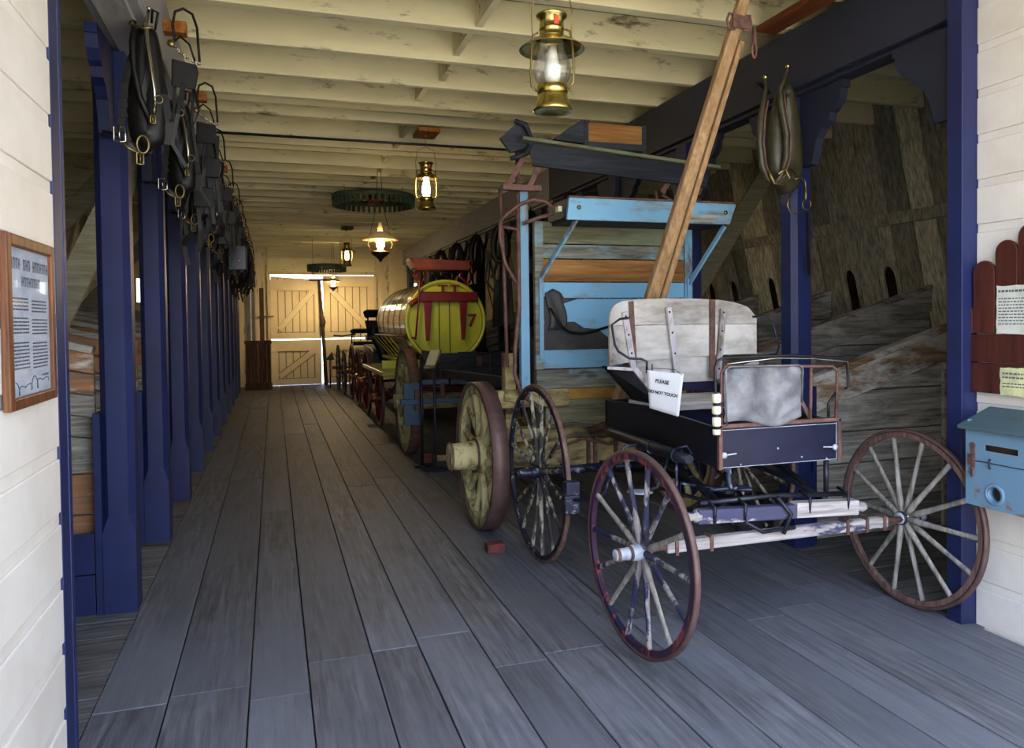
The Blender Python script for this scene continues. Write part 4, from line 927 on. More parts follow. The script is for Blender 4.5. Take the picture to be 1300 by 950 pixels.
mK = dict(rim=M['red'], tire=M['tire'], hub=M['red'], band=M['brassd'], spoke=M['red'], fat=1.2)
c = carriage('passenger_carriage', 'black passenger carriage with dark red wheels just beyond the tank wagon', 15.9, [(1.60, 15.2, .58, -1), (3.3, 15.2, .58, 1), (1.62, 16.6, .6, -1), (3.3, 16.6, .6, 1)], mK, (1.9, 3.0, .82, 1.18),
             [(1.85, 3.0, 15.5, 1.3, .5), (1.75, 3.0, 14.75, 1.32, .52)], M['black'])
m = MB(); pts = [(1.86, 14.55), (1.9, 14.5)]
def hood(u, v): z = .75+.95*v; return (1.72+.5*(1-v)**1.6*.9+.5*u, 14.62+.25*v, z)
m.grid(hood, 4, 16, (0, .03, 0)); m.build('curved_dash', M['black'], c)
m = MB()
for i, (x, z) in enumerate(((1.78, 1.55), (1.95, 1.52))): m.lathe([(0, -.09), (.05, -.09), (.055, .05), (.03, .1), (0, .12)], (x, 14.7, z), n=12)
m.build('side_lamp', M['black'], c)
mG = dict(rim=M['rimrust'], tire=M['iron'], hub=M['rimrust'], band=M['iron'], spoke=M['spokeg'], fat=1.)
c = carriage('spring_wagon', 'light spring wagon with thin grey wheels nearest the back doors', 18.3, [(1.55, 17.7, .52, -1), (3.2, 17.7, .52, 1), (1.52, 18.95, .56, -1), (3.2, 18.95, .56, 1)], mG, (1.95, 2.9, .8, 1.05),
             [(1.8, 2.9, 18.0, 1.12, .32)], M['black'])
m = MB(); m.tube([(1.3, 17.3, 1.38), (1.5, 17.4, 1.36), (1.8, 17.5, 1.4)], .02, 6); m.tube([(1.75, 17.35, .75), (1.7, 17.4, 1.1), (1.72, 17.42, 1.5)], .02, 6); m.build('lamp_iron', M['iron'], c)
m = MB(); m.tube([(1.37, 19.6, 0), (1.37, 19.6, .78)], .02, 6); m.prism([(1.25, .72), (1.48, .72), (1.42, .92)], lambda a, b: (a, 19.6, b), (0, .03, 0)); tag(m.build('label_stand', M['iron']), 'thin iron label stand beside the farthest grey wheel', 'stand')
# ================================================================== LANTERNS
def barn_lantern(lab, x, y, z, lit, rz=0., brim=.165, mount=None):
    o = thing('barn_lantern', lab, 'lantern', (0, 0, 0), 'hanging barn lanterns')
    m = MB(); m.lathe([(0, .012), (.05, .02), (.08, .004), (.098, .0), (.1, .008), (.094, .03), (.08, .06), (.076, .075), (.076, .085), (.06, .09), (0, .09)], n=32); m.build('fuel_tank', M['brass'], o)
    m = MB(); m.lathe([(.073, .088), (.078, .095), (.078, .128), (.07, .134), (0, .134)], n=32); m.build('burner_collar', M['brass'], o)
    m = MB(); m.lathe([(.068, .134), (.085, .16), (.097, .2), (.094, .24), (.078, .29), (.066, .34), (.064, .37)], n=32); g = m.build('glass_globe', M['glass'], o)
    m = MB(); m.lathe([(.02, .13), (.03, .145), (.041, .175), (.043, .2), (.036, .25), (.027, .29), (.024, .33), (0, .331)], n=24); m.build('lamp_chimney', M['bulb'] if lit else M['frost'], o)
    m = MB(); m.lathe([(.07, .372), (.09, .365), (brim*.85, .335), (brim, .315), (brim+.002, .313), (brim*.85, .33), (.09, .36), (.06, .367)], n=40, closed=True); m.build('reflector_brim', M['brass'], o)
    m = MB(); m.lathe([(.066, .368), (.07, .375), (.062, .385), (.062, .41), (.066, .415), (.062, .42), (.062, .47), (.077, .478), (.08, .488), (.06, .496), (0, .498)], n=32); m.build('chimney_top', M['brass'], o)
    m = MB(); m.prism([(-.014, .42), (.014, .42), (.014, .463), (-.014, .463)], lambda a, b: (.034+a*.8, -.0595+a*.35, b), (.003, -.005, 0)); m.build('orange_badge', M['copper'], o)
    for s in (-1, 1):
        m = MB(); m.tube([(s*.07, 0, .41), (s*.093, 0, .40), (s*.105, 0, .34), (s*.112, 0, .2), (s*.108, 0, .14), (s*.08, 0, .11)], .006, 8); m.build('side_tube', M['brassd'], o)
    m = MB(); m.tube([(-.1, 0, .38), (-.105, 0, .5), (-.085, 0, .62), (0, 0, .655), (.085, 0, .62), (.105, 0, .5), (.1, 0, .38)], .0035, 6); m.build('wire_bail', M['brassd'], o)
    zt = JZ-(.08 if lit else .045)-z; m = MB(); m.tube([(0, 0, .655), (.012, 0, .68), (0, 0, .70), (0, 0, max(.71, zt))], .003, 6); m.build('hanging_hook', M['brassd'], o)
    o.matrix_local = Matrix.Translation((x, y, z)) @ Matrix.Rotation(rz, 4, 'Z'); W[o.name] = o.matrix_local.copy(); return o
barn_lantern('large brass barn lantern with a frosted chimney, hanging nearest the entrance', 1.38, 3.6, 2.715, False, rz=-.55)
barn_lantern('lit brass barn lantern hanging from an orange wooden block, second from the entrance', 1.56, 7.8, 2.835, True, rz=-.25, brim=.14)
barn_lantern('small lit brass barn lantern hanging far down the aisle, before the back doors', 1.5, 16.0, 2.84, True, brim=.13)
for x, y, mm, lab in ((1.56, 7.8, 'orange', 'orange wooden mounting block above the lit lantern'), (1.5, 16.0, 'brown', 'dark wooden mounting block above the far lantern')):
    m = MB(); m.box(x-.1, x+.13, y-.16, y+.18, JZ-.055, JZ-.012); m.lathe([(0, -.0), (.03, 0), (.03, .012), (.012, .03), (0, .03)], (x, y, JZ-.085), n=12); tag(m.build('mounting_block', M[mm], bevel=.004), lab, 'mounting block')
m = MB(); m.box(1.28, 1.5, 3.55, 3.65, JZ-.04, JZ-.005); tag(m.build('mounting_block', M['joist'], bevel=.004), 'cream mounting block above the nearest lantern', 'mounting block')
def shade_lamp(lab, x, y, z, k, mat):
    o = thing('hanging_oil_lamp', lab, 'lamp', (0, 0, 0), 'oil lamps with shades')
    m = MB(); m.lathe([(.05, .115), (.09, .10), (.235, .0), (.232, -.004), (.088, .092), (.048, .108)], n=36, closed=True); m.build('lamp_shade', M['shade'], o)
    m = MB(); m.lathe([(.03, -.11), (.05, -.08), (.055, -.02), (.042, .06), (.033, .12), (.0, .125)], n=20); m.build('lit_chimney', M[mat], o)
    m = MB(); m.lathe([(.033, .12), (.03, .2), (.032, .23), (.03, .232), (.028, .2), (.03, .12)], n=20, closed=True); m.build('smoke_chimney', M['shade'], o)
    m = MB(); m.lathe([(0, -.29), (.012, -.285), (.03, -.25), (.06, -.225), (.105, -.19), (.125, -.165), (.1, -.15), (.055, -.135), (.04, -.11), (0, -.11)], n=28); m.build('oil_font', M['oil'], o)
    m = MB()
    for s in (-1, 1): m.tube([(s*.11, 0, -.17), (s*.16, 0, -.06), (s*.13, 0, .07), (s*.04, 0, .45), (s*.02, 0, (JZ-z)/k-.0)], .0045, 6)
    m.build('hanger_frame', M['oil'], o)
    o.matrix_local = Matrix.Translation((x, y, z)) @ Matrix.Scale(k, 4); W[o.name] = o.matrix_local.copy()
shade_lamp('lit oil lamp with wide cream shade hanging midway down the aisle', 1.36, 9.9, 2.735, 1., 'bulb')
shade_lamp('small lit oil lamp with dark-edged shade hanging before the back doors', 1.46, 19.3, 2.70, .85, 'bulbs')
# horizontal toothed wheels under the ceiling
for x, y, z, r, lab in ((1.44, 11.1, 3.44, .60, 'dark green toothed wooden wheel hanging flat under the ceiling, the nearer one'), (1.25, 18.4, 2.98, .46, 'dark green toothed wooden wheel hanging flat under the ceiling by the back doors')):
    o = thing('hanging_cogwheel', lab, 'cogwheel', (x, y, z), 'hanging cogwheels')
    m = MB(); m.lathe([(r-.12, 0), (r, 0), (r, .07), (r-.12, .07)], (x, y, z), n=48, closed=True); m.build('rim', M['cogg'], o)
    m = MB(); n = 44
    for i in range(n):
        a = 2*PI*i/n; m = MB(); m.obox((x+math.cos(a)*(r-.03), y+math.sin(a)*(r-.03), z-.045), (.05, .03, .09), (0, 0, a)); m.build('tooth', M['cogg'], o)
    m = MB(); m.box(x-r+.05, x+r-.05, y-.05, y+.05, z+.01, z+.06); m.box(x-.05, x+.05, y-r+.05, y+r-.05, z+.012, z+.058); m.lathe([(0, -.05), (.09, -.05), (.09, .08), (0, .08)], (x, y, z), n=16); m.build('spider', M['redplank'], o)
    for s in (-1, 1): m = MB(); m.tube([(x+s*r*.7, y, z+.06), (x+s*r*.7, y, JZ-.01)], .004, 6); m.build('hanger_rod', M['iron'], o)
# ================================================================== HARNESS
def loop_pts(w, h, n=26, z0=0., pinch=.35, y=0.):
    out = []
    for i in range(n):
        t = 2*PI*i/n; zz = math.cos(t)*h; k = 1-pinch*(zz/h+1)/2; out.append(Vector((math.sin(t)*w*k, y, z0+zz)))
    return out
def buckle(m, c, w, h, rx=0., rz=0.):
    e = Euler((rx, 0, rz)).to_matrix(); c = Vector(c)
    m.tube([c+e @ Vector(p) for p in ((-w, 0, -h), (-w, 0, h), (0, 0, h*1.12), (w, 0, h), (w, 0, -h), (0, 0, -h*1.12))], .005, 6, closed=True); m.tube([c+e @ Vector((0, -.004, -h)), c+e @ Vector((0, -.008, h))], .0038, 6)
def harness_proto(kind):
    rr = random.Random(11+kind)
    o = thing('horse_harness', 'x', 'harness', (0, 0, 0), 'harness sets along the left beam')
    # padded collar hanging narrow, nearly closed
    m = MB(); pts = [p+Vector((-.045, 0, 0)) for p in loop_pts(.034, .27, 28, -.33, .35)]; m.tube(pts, [.036+.026*(1-(p.z+.6)/.54) for p in pts], 12, closed=True, squash=1.3)
    m.grid(lambda u, v: (-.085+.08*u, .01+.01*math.sin(PI*u), -.57+.5*v), 4, 6, (0, .03, 0)); m.build('collar', M['leab'], o)
    h = MB(); hp = [(-.02, -.075, .03), (-.035, -.08, -.05), (-.03, -.09, -.14), (-.015, -.095, -.26), (.0, -.093, -.38), (.0, -.085, -.5)]
    h.tube(hp, [.008, .011, .012, .012, .011, .008], 10); h.lathe([(0, -.012), (.012, 0), (0, .012)], (-.02, -.075, .04), n=10); h.build('steel_hame', M['chrome'], o)
    h = MB(); h.tube([(-.09, -.06, -.03), (-.1, -.075, -.14), (-.095, -.08, -.28), (-.07, -.08, -.42), (-.02, -.075, -.55)], [.012, .016, .018, .016, .012], 8); h.build('leather_hame', M['leab'], o)
    h = MB(); h.lathe([(.02+.0035*math.cos(t), .0035*math.sin(t)) for t in [2*PI*j/8 for j in range(8)]], (.02, -.105, -.43), 'Y', 20, closed=True); h.build('brass_ring', M['brassd'], o)
    h = MB(); h.tube([(.0, -.09, -.45), (-.005, -.09, -.5)], .008, 6); buckle(h, (-.01, -.092, -.53), .012, .018); h.build('snap_hook', M['brassd'], o)
    s = MB(); s.ribbon([(-.09, -.05, -.17), (-.115, -.085, -.25), (-.135, -.09, -.36), (-.15, -.09, -.5), (-.16, -.09, -.6)], .034, .008, (1, 0, 0))
    for t in (.42, .47, .52): s.box(-.165-.0+.04*(.5-t), -.125+.04*(.5-t), -.1, -.082, -t-.012, -t+.012)
    s.build('hame_strap', M['leab'], o)
    b = MB(); buckle(b, (-.165, -.095, -.615), .027, .035); b.build('buckle', M['chrome'], o)
    b = MB(); buckle(b, (-.075, -.085, -.73), .016, .028, rz=.3); b.tube([(-.16, -.09, -.65), (-.13, -.09, -.68), (-.09, -.085, -.7)], .008, 6); b.build('lower_buckle', M['brassd'], o)
    s = MB(); s.ribbon([(-.25, -.06, -.60), (-.2, -.08, -.61), (-.16, -.09, -.62), (-.12, -.09, -.66), (-.08, -.08, -.71)], .018, .006, (0, 0, 1)); s.build('cross_strap', M['leab'], o)
    s = MB(); pts = loop_pts(.028, .045, 14, -.66, 0, -.09); s.tube([p+Vector((-.06, 0, 0)) for p in pts], .006, 6, closed=True); s.build('leather_loop', M['brassd'], o)
    s = MB()
    for i in range(6+8*kind):
        x0 = rr.uniform(-.13, .13); zt = rr.uniform(-.05, -.3); L_ = rr.uniform(.35, .85 if kind else .5); yy = rr.uniform(-.03, .07)
        s.ribbon([(x0, yy, zt), (x0+rr.uniform(-.04, .04), yy-.03, zt-L_*.4), (x0+rr.uniform(-.06, .06), yy-.03, zt-L_*.75), (x0+rr.uniform(-.06, .06), yy, zt-L_)], rr.uniform(.02, .045), .006, (1, .4, 0))
    s.build('trailing_straps', M['leab'], o)
    s = MB(); s.tube([(-.02, .02, .0), (-.01, -.02, .055), (.02, -.05, .03), (.0, -.02, -.05)], .007, 6); s.build('hanging_loop', M['leab'], o)
    s = MB(); s.tube([(-.1, -.07, -.05), (-.04, -.09, -.07), (.0, -.09, -.06)], .007, 6); s.lathe([(0, -.008), (.014, 0), (0, .008)], (-.1, -.075, -.045), 'Y', 10); s.build('brass_terret', M['brassd'], o)
    return o
def bridle_proto(kind):
    o = thing('bridle', 'x', 'bridle', (0, 0, 0), 'bridles along the left beam')
    for i, (x, z) in enumerate(((.0, -.29), (.03, -.56), (-.03, -.8)) if kind else ((.0, -.29),)):
        m = MB(); m.prism([(x-.075, z-.075), (x+.06, z-.08), (x+.078, z+.02), (x+.07, z+.07), (x-.07, z+.09)], lambda a, b: (a, -.05-.03*i, b), (0, .014, 0)); m.build('blinder', M['leab'], o, bevel=.008)
    m = MB()
    for i in range(9):
        t = i/8; c = Vector((-.05+.13*t, -.075, -.14-.085*t-.015*math.sin(PI*t))); m.lathe([(.009+.003*math.cos(a), .003*math.sin(a)) for a in [2*PI*j/6 for j in range(6)]], c, 'Y' if i % 2 else 'Z', 8, closed=True)
    m.build('steel_chain', M['chrome'], o)
    m = MB(); m.lathe([(0, -.008), (.012, -.006), (.022, 0), (.024, .006), (0, .008)], (-.07, -.08, -.12), 'Y', 16); m.build('round_boss', M['brassd'], o)
    m = MB(); m.tube([(-.05, -.05, -.1), (-.06, -.055, .0), (-.045, -.05, .08), (.0, -.05, .105), (.05, -.05, .08), (.075, -.05, .0), (.08, -.05, -.1), (.085, -.05, -.2)], .0085, 6)
    m.tube([(-.06, -.03, -.1), (-.02, -.04, -.06), (.03, -.04, -.1), (.06, -.04, -.2)], .007, 6); m.build('crown_strap', M['leab'], o)
    m = MB()
    for x0, L_ in (((-.05, .45), (.0, .3), (.05, .5)) if not kind else ((-.07, .75), (-.05, .45), (-.02, .62), (.0, .3), (.03, .7), (.05, .5), (.08, .6))): m.ribbon([(x0, -.02, -.3), (x0-.015, -.03, -.3-L_*.5), (x0+.01, -.02, -.3-L_)], .016 if not kind else .03, .006, (1, .3, 0))
    m.tube([(.05, -.04, -.35), (.075, -.04, -.5), (.03, -.04, -.62), (-.02, -.04, -.5)], .007, 6); m.build('cheek_straps', M['leab'], o)
    m = MB(); m.lathe([(.02+.003*math.cos(a), .003*math.sin(a)) for a in [2*PI*j/6 for j in range(6)]], (-.03, -.05, -.52), 'Y', 16, closed=True); m.build('bit_ring', M['brassd'], o)
    return o
H0, H1, B0, B1 = harness_proto(0), harness_proto(1), bridle_proto(0), bridle_proto(1)
for q in (H0, H1, B0, B1): index_kids(q)
first = {}
for k in range(11):
    y = 4.32+1.45*k
    pr = H0 if k in (0, 1, 3, 6) else H1
    mt = Matrix.Translation((-.555+(.02*math.sin(k*2.1)), y+.04*math.sin(k*5.), 3.235)) @ Matrix.Rotation(.12*math.sin(k*3.), 4, 'Z')
    lab = 'black leather horse harness hanging under the left beam, %s from the entrance' % ORD[k]
    if pr.name not in first: first[pr.name] = 1; pr.matrix_local = mt; pr['label'] = lab
    else: dup(pr, mt, lab)
    pr = B0 if k in (0, 2) else B1
    y = 4.98+1.45*k
    mt = Matrix.Translation((-.485+.012*math.sin(k*1.7), y, 3.45)) @ Matrix.Rotation(.15*math.sin(k*2.+1), 4, 'Z')
    lab = 'black bridle with square blinders pegged to the left beam, %s from the entrance' % ORD[k]
    if pr.name not in first: first[pr.name] = 1; pr.matrix_local = mt; pr['label'] = lab
    else: dup(pr, mt, lab)
    m = MB(); m.box(-.60, -.47, y+.0, y+.09, 3.43, 3.50)
    tag(m.build('beam_peg', M['orange'], bevel=.005), 'orange wooden peg block on the side of the left beam, %s from the entrance' % ORD[k], 'peg', 'peg blocks on the left beam')
# dusty glass box with a red light
o = thing('glass_box', 'small dusty glass box with a red indicator hanging among the harness', 'box', (-.42, 9.95, 2.3))
m = MB(); m.box(-.5, -.30, 9.9, 10.02, 2.34, 2.62); m.build('glass_case', M['glassd'], o)
m = MB()
for x in (-.5, -.31):
    m.box(x-.004, x+.012, 9.892, 9.902, 2.33, 2.63)
m.box(-.504, -.298, 9.892, 9.902, 2.33, 2.342); m.box(-.504, -.298, 9.892, 9.902, 2.618, 2.63); m.box(-.49, -.31, 10.0, 10.03, 2.34, 2.62); m.build('case_frame', M['iron'], o)
m = MB(); m.lathe([(0, -.008), (.008, 0), (0, .008)], (-.385, 9.93, 2.45), n=10); m.build('indicator_light', M['led'], o)
m = MB(); m.tube([(-.4, 9.96, 2.63), (-.45, 9.96, 2.9), (-.5, 9.96, 3.24)], .006, 6); m.build('hanging_wire', M['leab'], o)
# collar with brass-knobbed hames on the right post
o = thing('horse_collar', 'olive leather horse collar with brass-tipped hames hanging on the right post', 'horse collar', (3.36, 4.42, 2.5), rz=0)
m = MB(); pts = [Vector((3.43+p.x, 4.44+.3*p.x, 2.92+p.z)) for p in loop_pts(.085, .30, 34, 0, .35)]
m.tube(pts, [.05+.03*(1-(p.z-2.6)/.62)+(.01 if p.x > 3.43 else -.008) for p in pts], 14, closed=True, squash=1.2); m.build('padded_collar', M['leag'], o)
for hp, kn, mm in (([(3.205, 4.34, 3.27), (3.21, 4.34, 3.2), (3.195, 4.34, 3.12), (3.165, 4.335, 3.0), (3.15, 4.33, 2.83), (3.17, 4.33, 2.68), (3.22, 4.335, 2.59), (3.28, 4.34, 2.565)], (3.205, 4.34, 3.28), 'leag'),
                   ([(3.385, 4.34, 3.36), (3.36, 4.34, 3.28), (3.315, 4.335, 3.2), (3.33, 4.33, 3.08), (3.365, 4.325, 2.9), (3.36, 4.325, 2.74), (3.32, 4.33, 2.62), (3.28, 4.34, 2.565)], (3.387, 4.34, 3.37), 'leag')):
    m = MB(); m.tube(hp, [.008, .012, .02, .023, .024, .022, .02, .014], 10); h = m.build('hame', M[mm], o)
    m = MB(); m.tube([Vector(p)+Vector((.024, -.012, 0)) for p in hp[2:]], .007, 6); m.build('hame_strap', M['rust'], h)
    m = MB(); m.lathe([(0, -.018), (.012, -.013), (.018, 0), (.012, .013), (0, .018)], kn, n=16); m.build('brass_knob', M['brass'], h)
m = MB(); m.tube([(3.27+x, 4.30, z) for x, z in ((-.07, 2.64), (-.03, 2.56), (.05, 2.55), (.1, 2.6), (.06, 2.66), (.0, 2.62))], .011, 7)
m.tube([(3.43, 4.33, 2.6), (3.5, 4.35, 2.62), (3.56, 4.38, 2.6), (3.55, 4.36, 2.54), (3.53, 4.34, 2.46)], .008, 6)
m.build('hame_chain', M['brassd'], o)
m = MB(); m.lathe([(.035+.004*math.cos(a), .004*math.sin(a)) for a in [2*PI*j/8 for j in range(8)]], (3.53, 4.33, 2.43), 'Y', 20, closed=True); m.tube([(3.5, 4.33, 2.38), (3.4, 4.33, 2.36), (3.37, 4.33, 2.42), (3.4, 4.33, 2.5)], .006, 6); m.build('iron_ring', M['brassd'], o)
m = MB(); m.ribbon([(3.54, 4.34, 2.38), (3.56, 4.36, 2.2), (3.6, 4.4, 2.05), (3.62, 4.42, 1.95)], .018, .006, (1, 0, 0)); m.build('hanging_strap', M['leab'], o)
m = MB(); m.ribbon([(3.37, 4.47, 2.95), (3.45, 4.46, 2.9), (3.5, 4.4, 2.7)], .03, .01, (0, 1, 0)); m.build('hanging_strap', M['leab'], o)
m = MB(); m.ribbon([(3.3, 4.42, 3.2), (3.2, 4.4, 3.26), (3.16, 4.4, 3.25)], .03, .008, (0, 1, 0)); m.build('hanging_strap', M['leab'], o)
# harness bundles between the right posts
def bundle_proto():
    rr = random.Random(5); o = thing('harness_bundle', 'x', 'harness', (0, 0, 0), 'harness bundles along the right posts')
    m = MB(); pts = loop_pts(.13, .27, 26, -.35, .3); m.tube(pts, .055, 10, closed=True); m.build('collar', M['leab'], o)
    for i in range(9):
        m = MB(); x0 = rr.uniform(-.2, .15); zt = rr.uniform(-.1, -.5); L_ = rr.uniform(.6, 1.3)
        m.ribbon([(x0, rr.uniform(-.05, .05), zt), (x0+rr.uniform(-.08, .08), -.03, zt-L_*.35), (x0+rr.uniform(-.1, .1), -.03, zt-L_*.7), (x0+rr.uniform(-.08, .08), 0, zt-L_)], .04, .008, (1, .3, 0)); m.build('strap', M['leab'], o)
    m = MB(); m.tube([(-.15, -.05, -.6), (-.2, -.05, -1.), (-.12, -.05, -1.35), (-.02, -.05, -1.1), (.02, -.05, -.7)], .012, 6); m.build('rein', M['leab'], o)
    m = MB(); m.prism([(-.12, -.9), (.16, -.88), (.2, -1.6), (-.16, -1.65)], lambda a, b: (a, .03, b), (0, .03, 0)); m.build('saddle_pad', M['leab'], o, bevel=.01)
    m = MB(); m.tube([(0, .02, -.1), (0, 0, .02), (.03, .02, -.08)], .008, 6); m.build('hanging_loop', M['leab'], o); return o
Q = bundle_proto(); index_kids(Q)
for k in range(6):
    mt = Matrix.Translation((3.40, 8.3+1.45*k, 3.2)) @ Matrix.Rotation(.5*math.sin(k*2.3), 4, 'Z'); lab = 'dark harness bundle hanging under the right beam, %s behind the blue wagon' % ORD[k]
    if k == 0: Q.matrix_local = mt; Q['label'] = lab
    else: dup(Q, mt, lab)
# ================================================================== WALL THINGS
P = thing('framed_notice', 'brown framed printed notice with a handwritten line on the left siding', 'picture', (-.73, 2.73, 1.4))
x = -.738; y0, y1, z0, z1 = 2.47, 2.955, 1.405, 1.925
m = MB(); m.box(x, x+.022, y0, y0+.04, z0, z1); m.box(x, x+.022, y1-.03, y1, z0, z1); m.box(x, x+.022, y0+.04, y1-.03, z0, z0+.035); m.box(x, x+.022, y0+.04, y1-.03, z1-.035, z1); m.build('frame', M['picf'], P, bevel=.005)
m = MB(); m.box(x+.001, x+.008, y0+.03, y1-.02, z0+.03, z1-.03); m.build('printed_sheet', M['paperb'], P)
m = MB(); m.box(x+.0125, x+.0145, y0+.03, y1-.02, z0+.03, z1-.03); m.build('glass_pane', M['pane'], P)
rr = random.Random(3); m = MB(); xs = x+.009
def line(ya, yb, z, h, words=True):
    y = ya
    while y < yb-.006:
        w = min(rr.uniform(.008, .026), yb-y); m.box(xs-.0004, xs, y, y+w, z, z+h); y += w+.005
for z, k in ((1.735, 4), (1.675, 5), (1.6, 5), (1.545, 3)):
    for i in range(k):
        line(2.535, 2.70, z-.011*i, .005); line(2.735, 2.90, z-.004-.011*i, .005)
line(2.83, 2.90, 1.49, .006)
m.build('body_print', M['inkp'], P)
fm = lambda y, z: frame_m((x+.0088, y, z), (0, 1, 0), (0, 0, 1))
m = MB()
def cap_line(ya, yb, z, h, gaps):
    y = ya; i = 0
    while y < yb-.008:
        w = .013
        if i not in gaps:
            m.box(xs-.0004, xs, y, y+.0045, z, z+h); m.box(xs-.0004, xs, y+.012, y+.0155, z, z+h); m.box(xs-.0004, xs, y, y+.0155, z+(h-.006 if i % 3 else h*.4), z+(h if i % 3 else h*.4+.006))
        y += .024; i += 1
cap_line(2.54, 2.91, 1.825, .034, (4, 8)); cap_line(2.64, 2.82, 1.775, .03, ())
m.build('heading_print', M['inkp'], P)
m = MB(); pts = []
for i in range(90):
    t = i/89; pts.append((x+.0088, 2.56+.33*t+.015*math.sin(t*34), 1.46+(.012+.012*math.cos(t*11))*math.cos(t*34)+.02*t))
m.tube(pts, .0016, 4); m.build('handwritten_line', M['inkp'], P)
# maroon picket board with papers
N = thing('notice_board', 'maroon board of round-topped pickets with paper notices on the right siding', 'notice board', (3.57, 2.75, 1.24))
xf = 3.535
for i, (ya, yb, zt) in enumerate(((3.045, 3.115, 1.70), (2.918, 3.042, 1.935), (2.795, 2.915, 2.03), (2.67, 2.792, 2.10), (2.55, 2.667, 2.14), (2.42, 2.547, 2.1))):
    w = (yb-ya)/2; c = (ya+yb)/2; out = [(ya, 1.555), (yb, 1.555), (yb, zt-w)] + [(c+w*math.cos(t), zt-w+w*math.sin(t)) for t in [PI*j/10 for j in range(1, 10)]] + [(ya, zt-w)]
    m = MB(); m.prism(out, lambda a, b: (xf, a, b), (.018, 0, 0)); m.build('picket', M['maroon'], N, bevel=.004)
for z0, z1, y0 in ((1.405, 1.55, 2.42), (1.245, 1.40, 2.42)):
    m = MB(); m.box(xf, xf+.018, y0, 3.115, z0, z1); m.build('cross_board', M['maroon'], N, bevel=.004)
def paper_sheet(name, lab, ya, yb, za, zb, mat, lines):
    o = thing(name, lab, 'paper', (xf-.004, (ya+yb)/2, za))
    out = []; r2 = random.Random(int(ya*1000))
    for i in range(9): out.append((ya+(yb-ya)*i/8, za+r2.uniform(-.004, .004)))
    for i in range(7): out.append((yb+r2.uniform(-.0035, .0035), za+(zb-za)*(i+.5)/7))
    for i in range(9): out.append((yb-(yb-ya)*i/8, zb+r2.uniform(-.004, .002)))
    m = MB(); m.prism(out, lambda a, b: (xf-.003, a, b), (.002, 0, 0)); m.build('sheet', M[mat], o)
    m = MB()
    for z, h in lines:
        y = yb-.012
        while y > ya+.02:
            w = r2.uniform(.008, .02); m.box(xf-.0036, xf-.003, y-w, y, z, z+h); y -= w+.005
    m.build('print', M['inkp'], o)
paper_sheet('paper_notice', 'large weathered white notice pinned across the maroon pickets', 2.62, 2.905, 1.555, 1.80, 'paperw', [(1.765, .012)]+[(1.73-.016*i, .006) for i in range(9)])
paper_sheet('paper_notice', 'small torn yellowed notice low on the maroon board', 2.70, 2.882, 1.243, 1.385, 'papery', [(1.35, .008), (1.33, .008), (1.30, .006), (1.285, .006)])
# blue metal letter box
Lb = thing('donation_box', 'rusting pale blue metal box with slot and round hole under the maroon board', 'box', (3.45, 2.72, .66))
y0, y1, x0, x1, z0, z1 = 2.42, 2.905, 3.33, 3.508, .70, 1.075
out = [(y0, z0), (y1, z0), (y1, z1), (y0, z1)]
# front plate built around the slot and the hole
cy, cz, r_ = 2.745, .775, .038; sy0, sy1, sz0, sz1 = 2.625, 2.80, .983, 1.013
m = MB(); n = 24
def plate(ya, yb, za, zb):
    if yb-ya > 1e-4 and zb-za > 1e-4: m.box(x0, x0+.008, ya, yb, za, zb)
plate(y0, y1, sz1, z1); plate(y0, sy0, sz0, sz1); plate(sy1, y1, sz0, sz1); plate(y0, y1, cz+.06, sz0); plate(y0, cy-.06, cz-.06, cz+.06); plate(cy+.06, y1, cz-.06, cz+.06); plate(y0, y1, z0, cz-.06)
for i in range(n):
    a0, a1 = 2*PI*i/n, 2*PI*(i+1)/n
    def sq(a):
        c, s = math.cos(a), math.sin(a); k = .06/max(abs(c), abs(s)); return (cy+c*k, cz+s*k)
    m.prism([(cy+r_*math.cos(a0), cz+r_*math.sin(a0)), sq(a0), sq(a1), (cy+r_*math.cos(a1), cz+r_*math.sin(a1))], lambda a, b: (x0, a, b), (.008, 0, 0))
m.build('front_plate', M['boxblue'], Lb)
m = MB(); m.box(x0+.008, x1, y1-.008, y1, z0, z1+.05); m.box(x0+.008, x1, y0, y0+.008, z0, z1); m.box(x0+.008, x1, y0+.008, y1-.008, z0, z0+.008); m.box(x1-.006, x1, y0, y1-.008, z0, z1+.02); m.build('box_shell', M['boxblue'], Lb)
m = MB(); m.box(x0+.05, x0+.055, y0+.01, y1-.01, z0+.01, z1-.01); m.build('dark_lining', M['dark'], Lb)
m = MB(); m.prism([(x0-.035, 1.078), (x1+.005, 1.165), (x1+.005, 1.182), (x0-.035, 1.097)], lambda a, b: (a, y1+.022, b), (0, y0-y1-.05, 0)); m.build('sloping_lid', M['boxlid'], Lb, bevel=.005)
m = MB(); m.lathe([(.038, -.008), (.052, -.004), (.055, 0), (.038, .002)], (x0, cy, cz), 'X', 28, closed=True); m.build('hole_collar', M['boxblue'], Lb)
m = MB(); m.lathe([(.036, .0), (.036, .05), (.037, .05), (.038, 0)], (x0, cy, cz), 'X', 28, closed=True); m.build('hole_sleeve', M['boxblue'], Lb)
m = MB(); m.box(x0-.006, x0, 2.85, 2.875, .89, 1.0); m.box(x0-.012, x0-.004, 2.855, 2.885, .90, .955); m.lathe([(.016, -.004), (.016, .002)], (x0-.004, 2.862, 1.0), 'X', 12); m.tube([(x0-.01, 2.86, .89), (x0-.012, 2.852, .87), (x0-.012, 2.86, .845), (x0-.012, 2.872, .86), (x0-.01, 2.87, .885)], .006, 6); m.build('rusty_hasp', M['rust'], Lb)
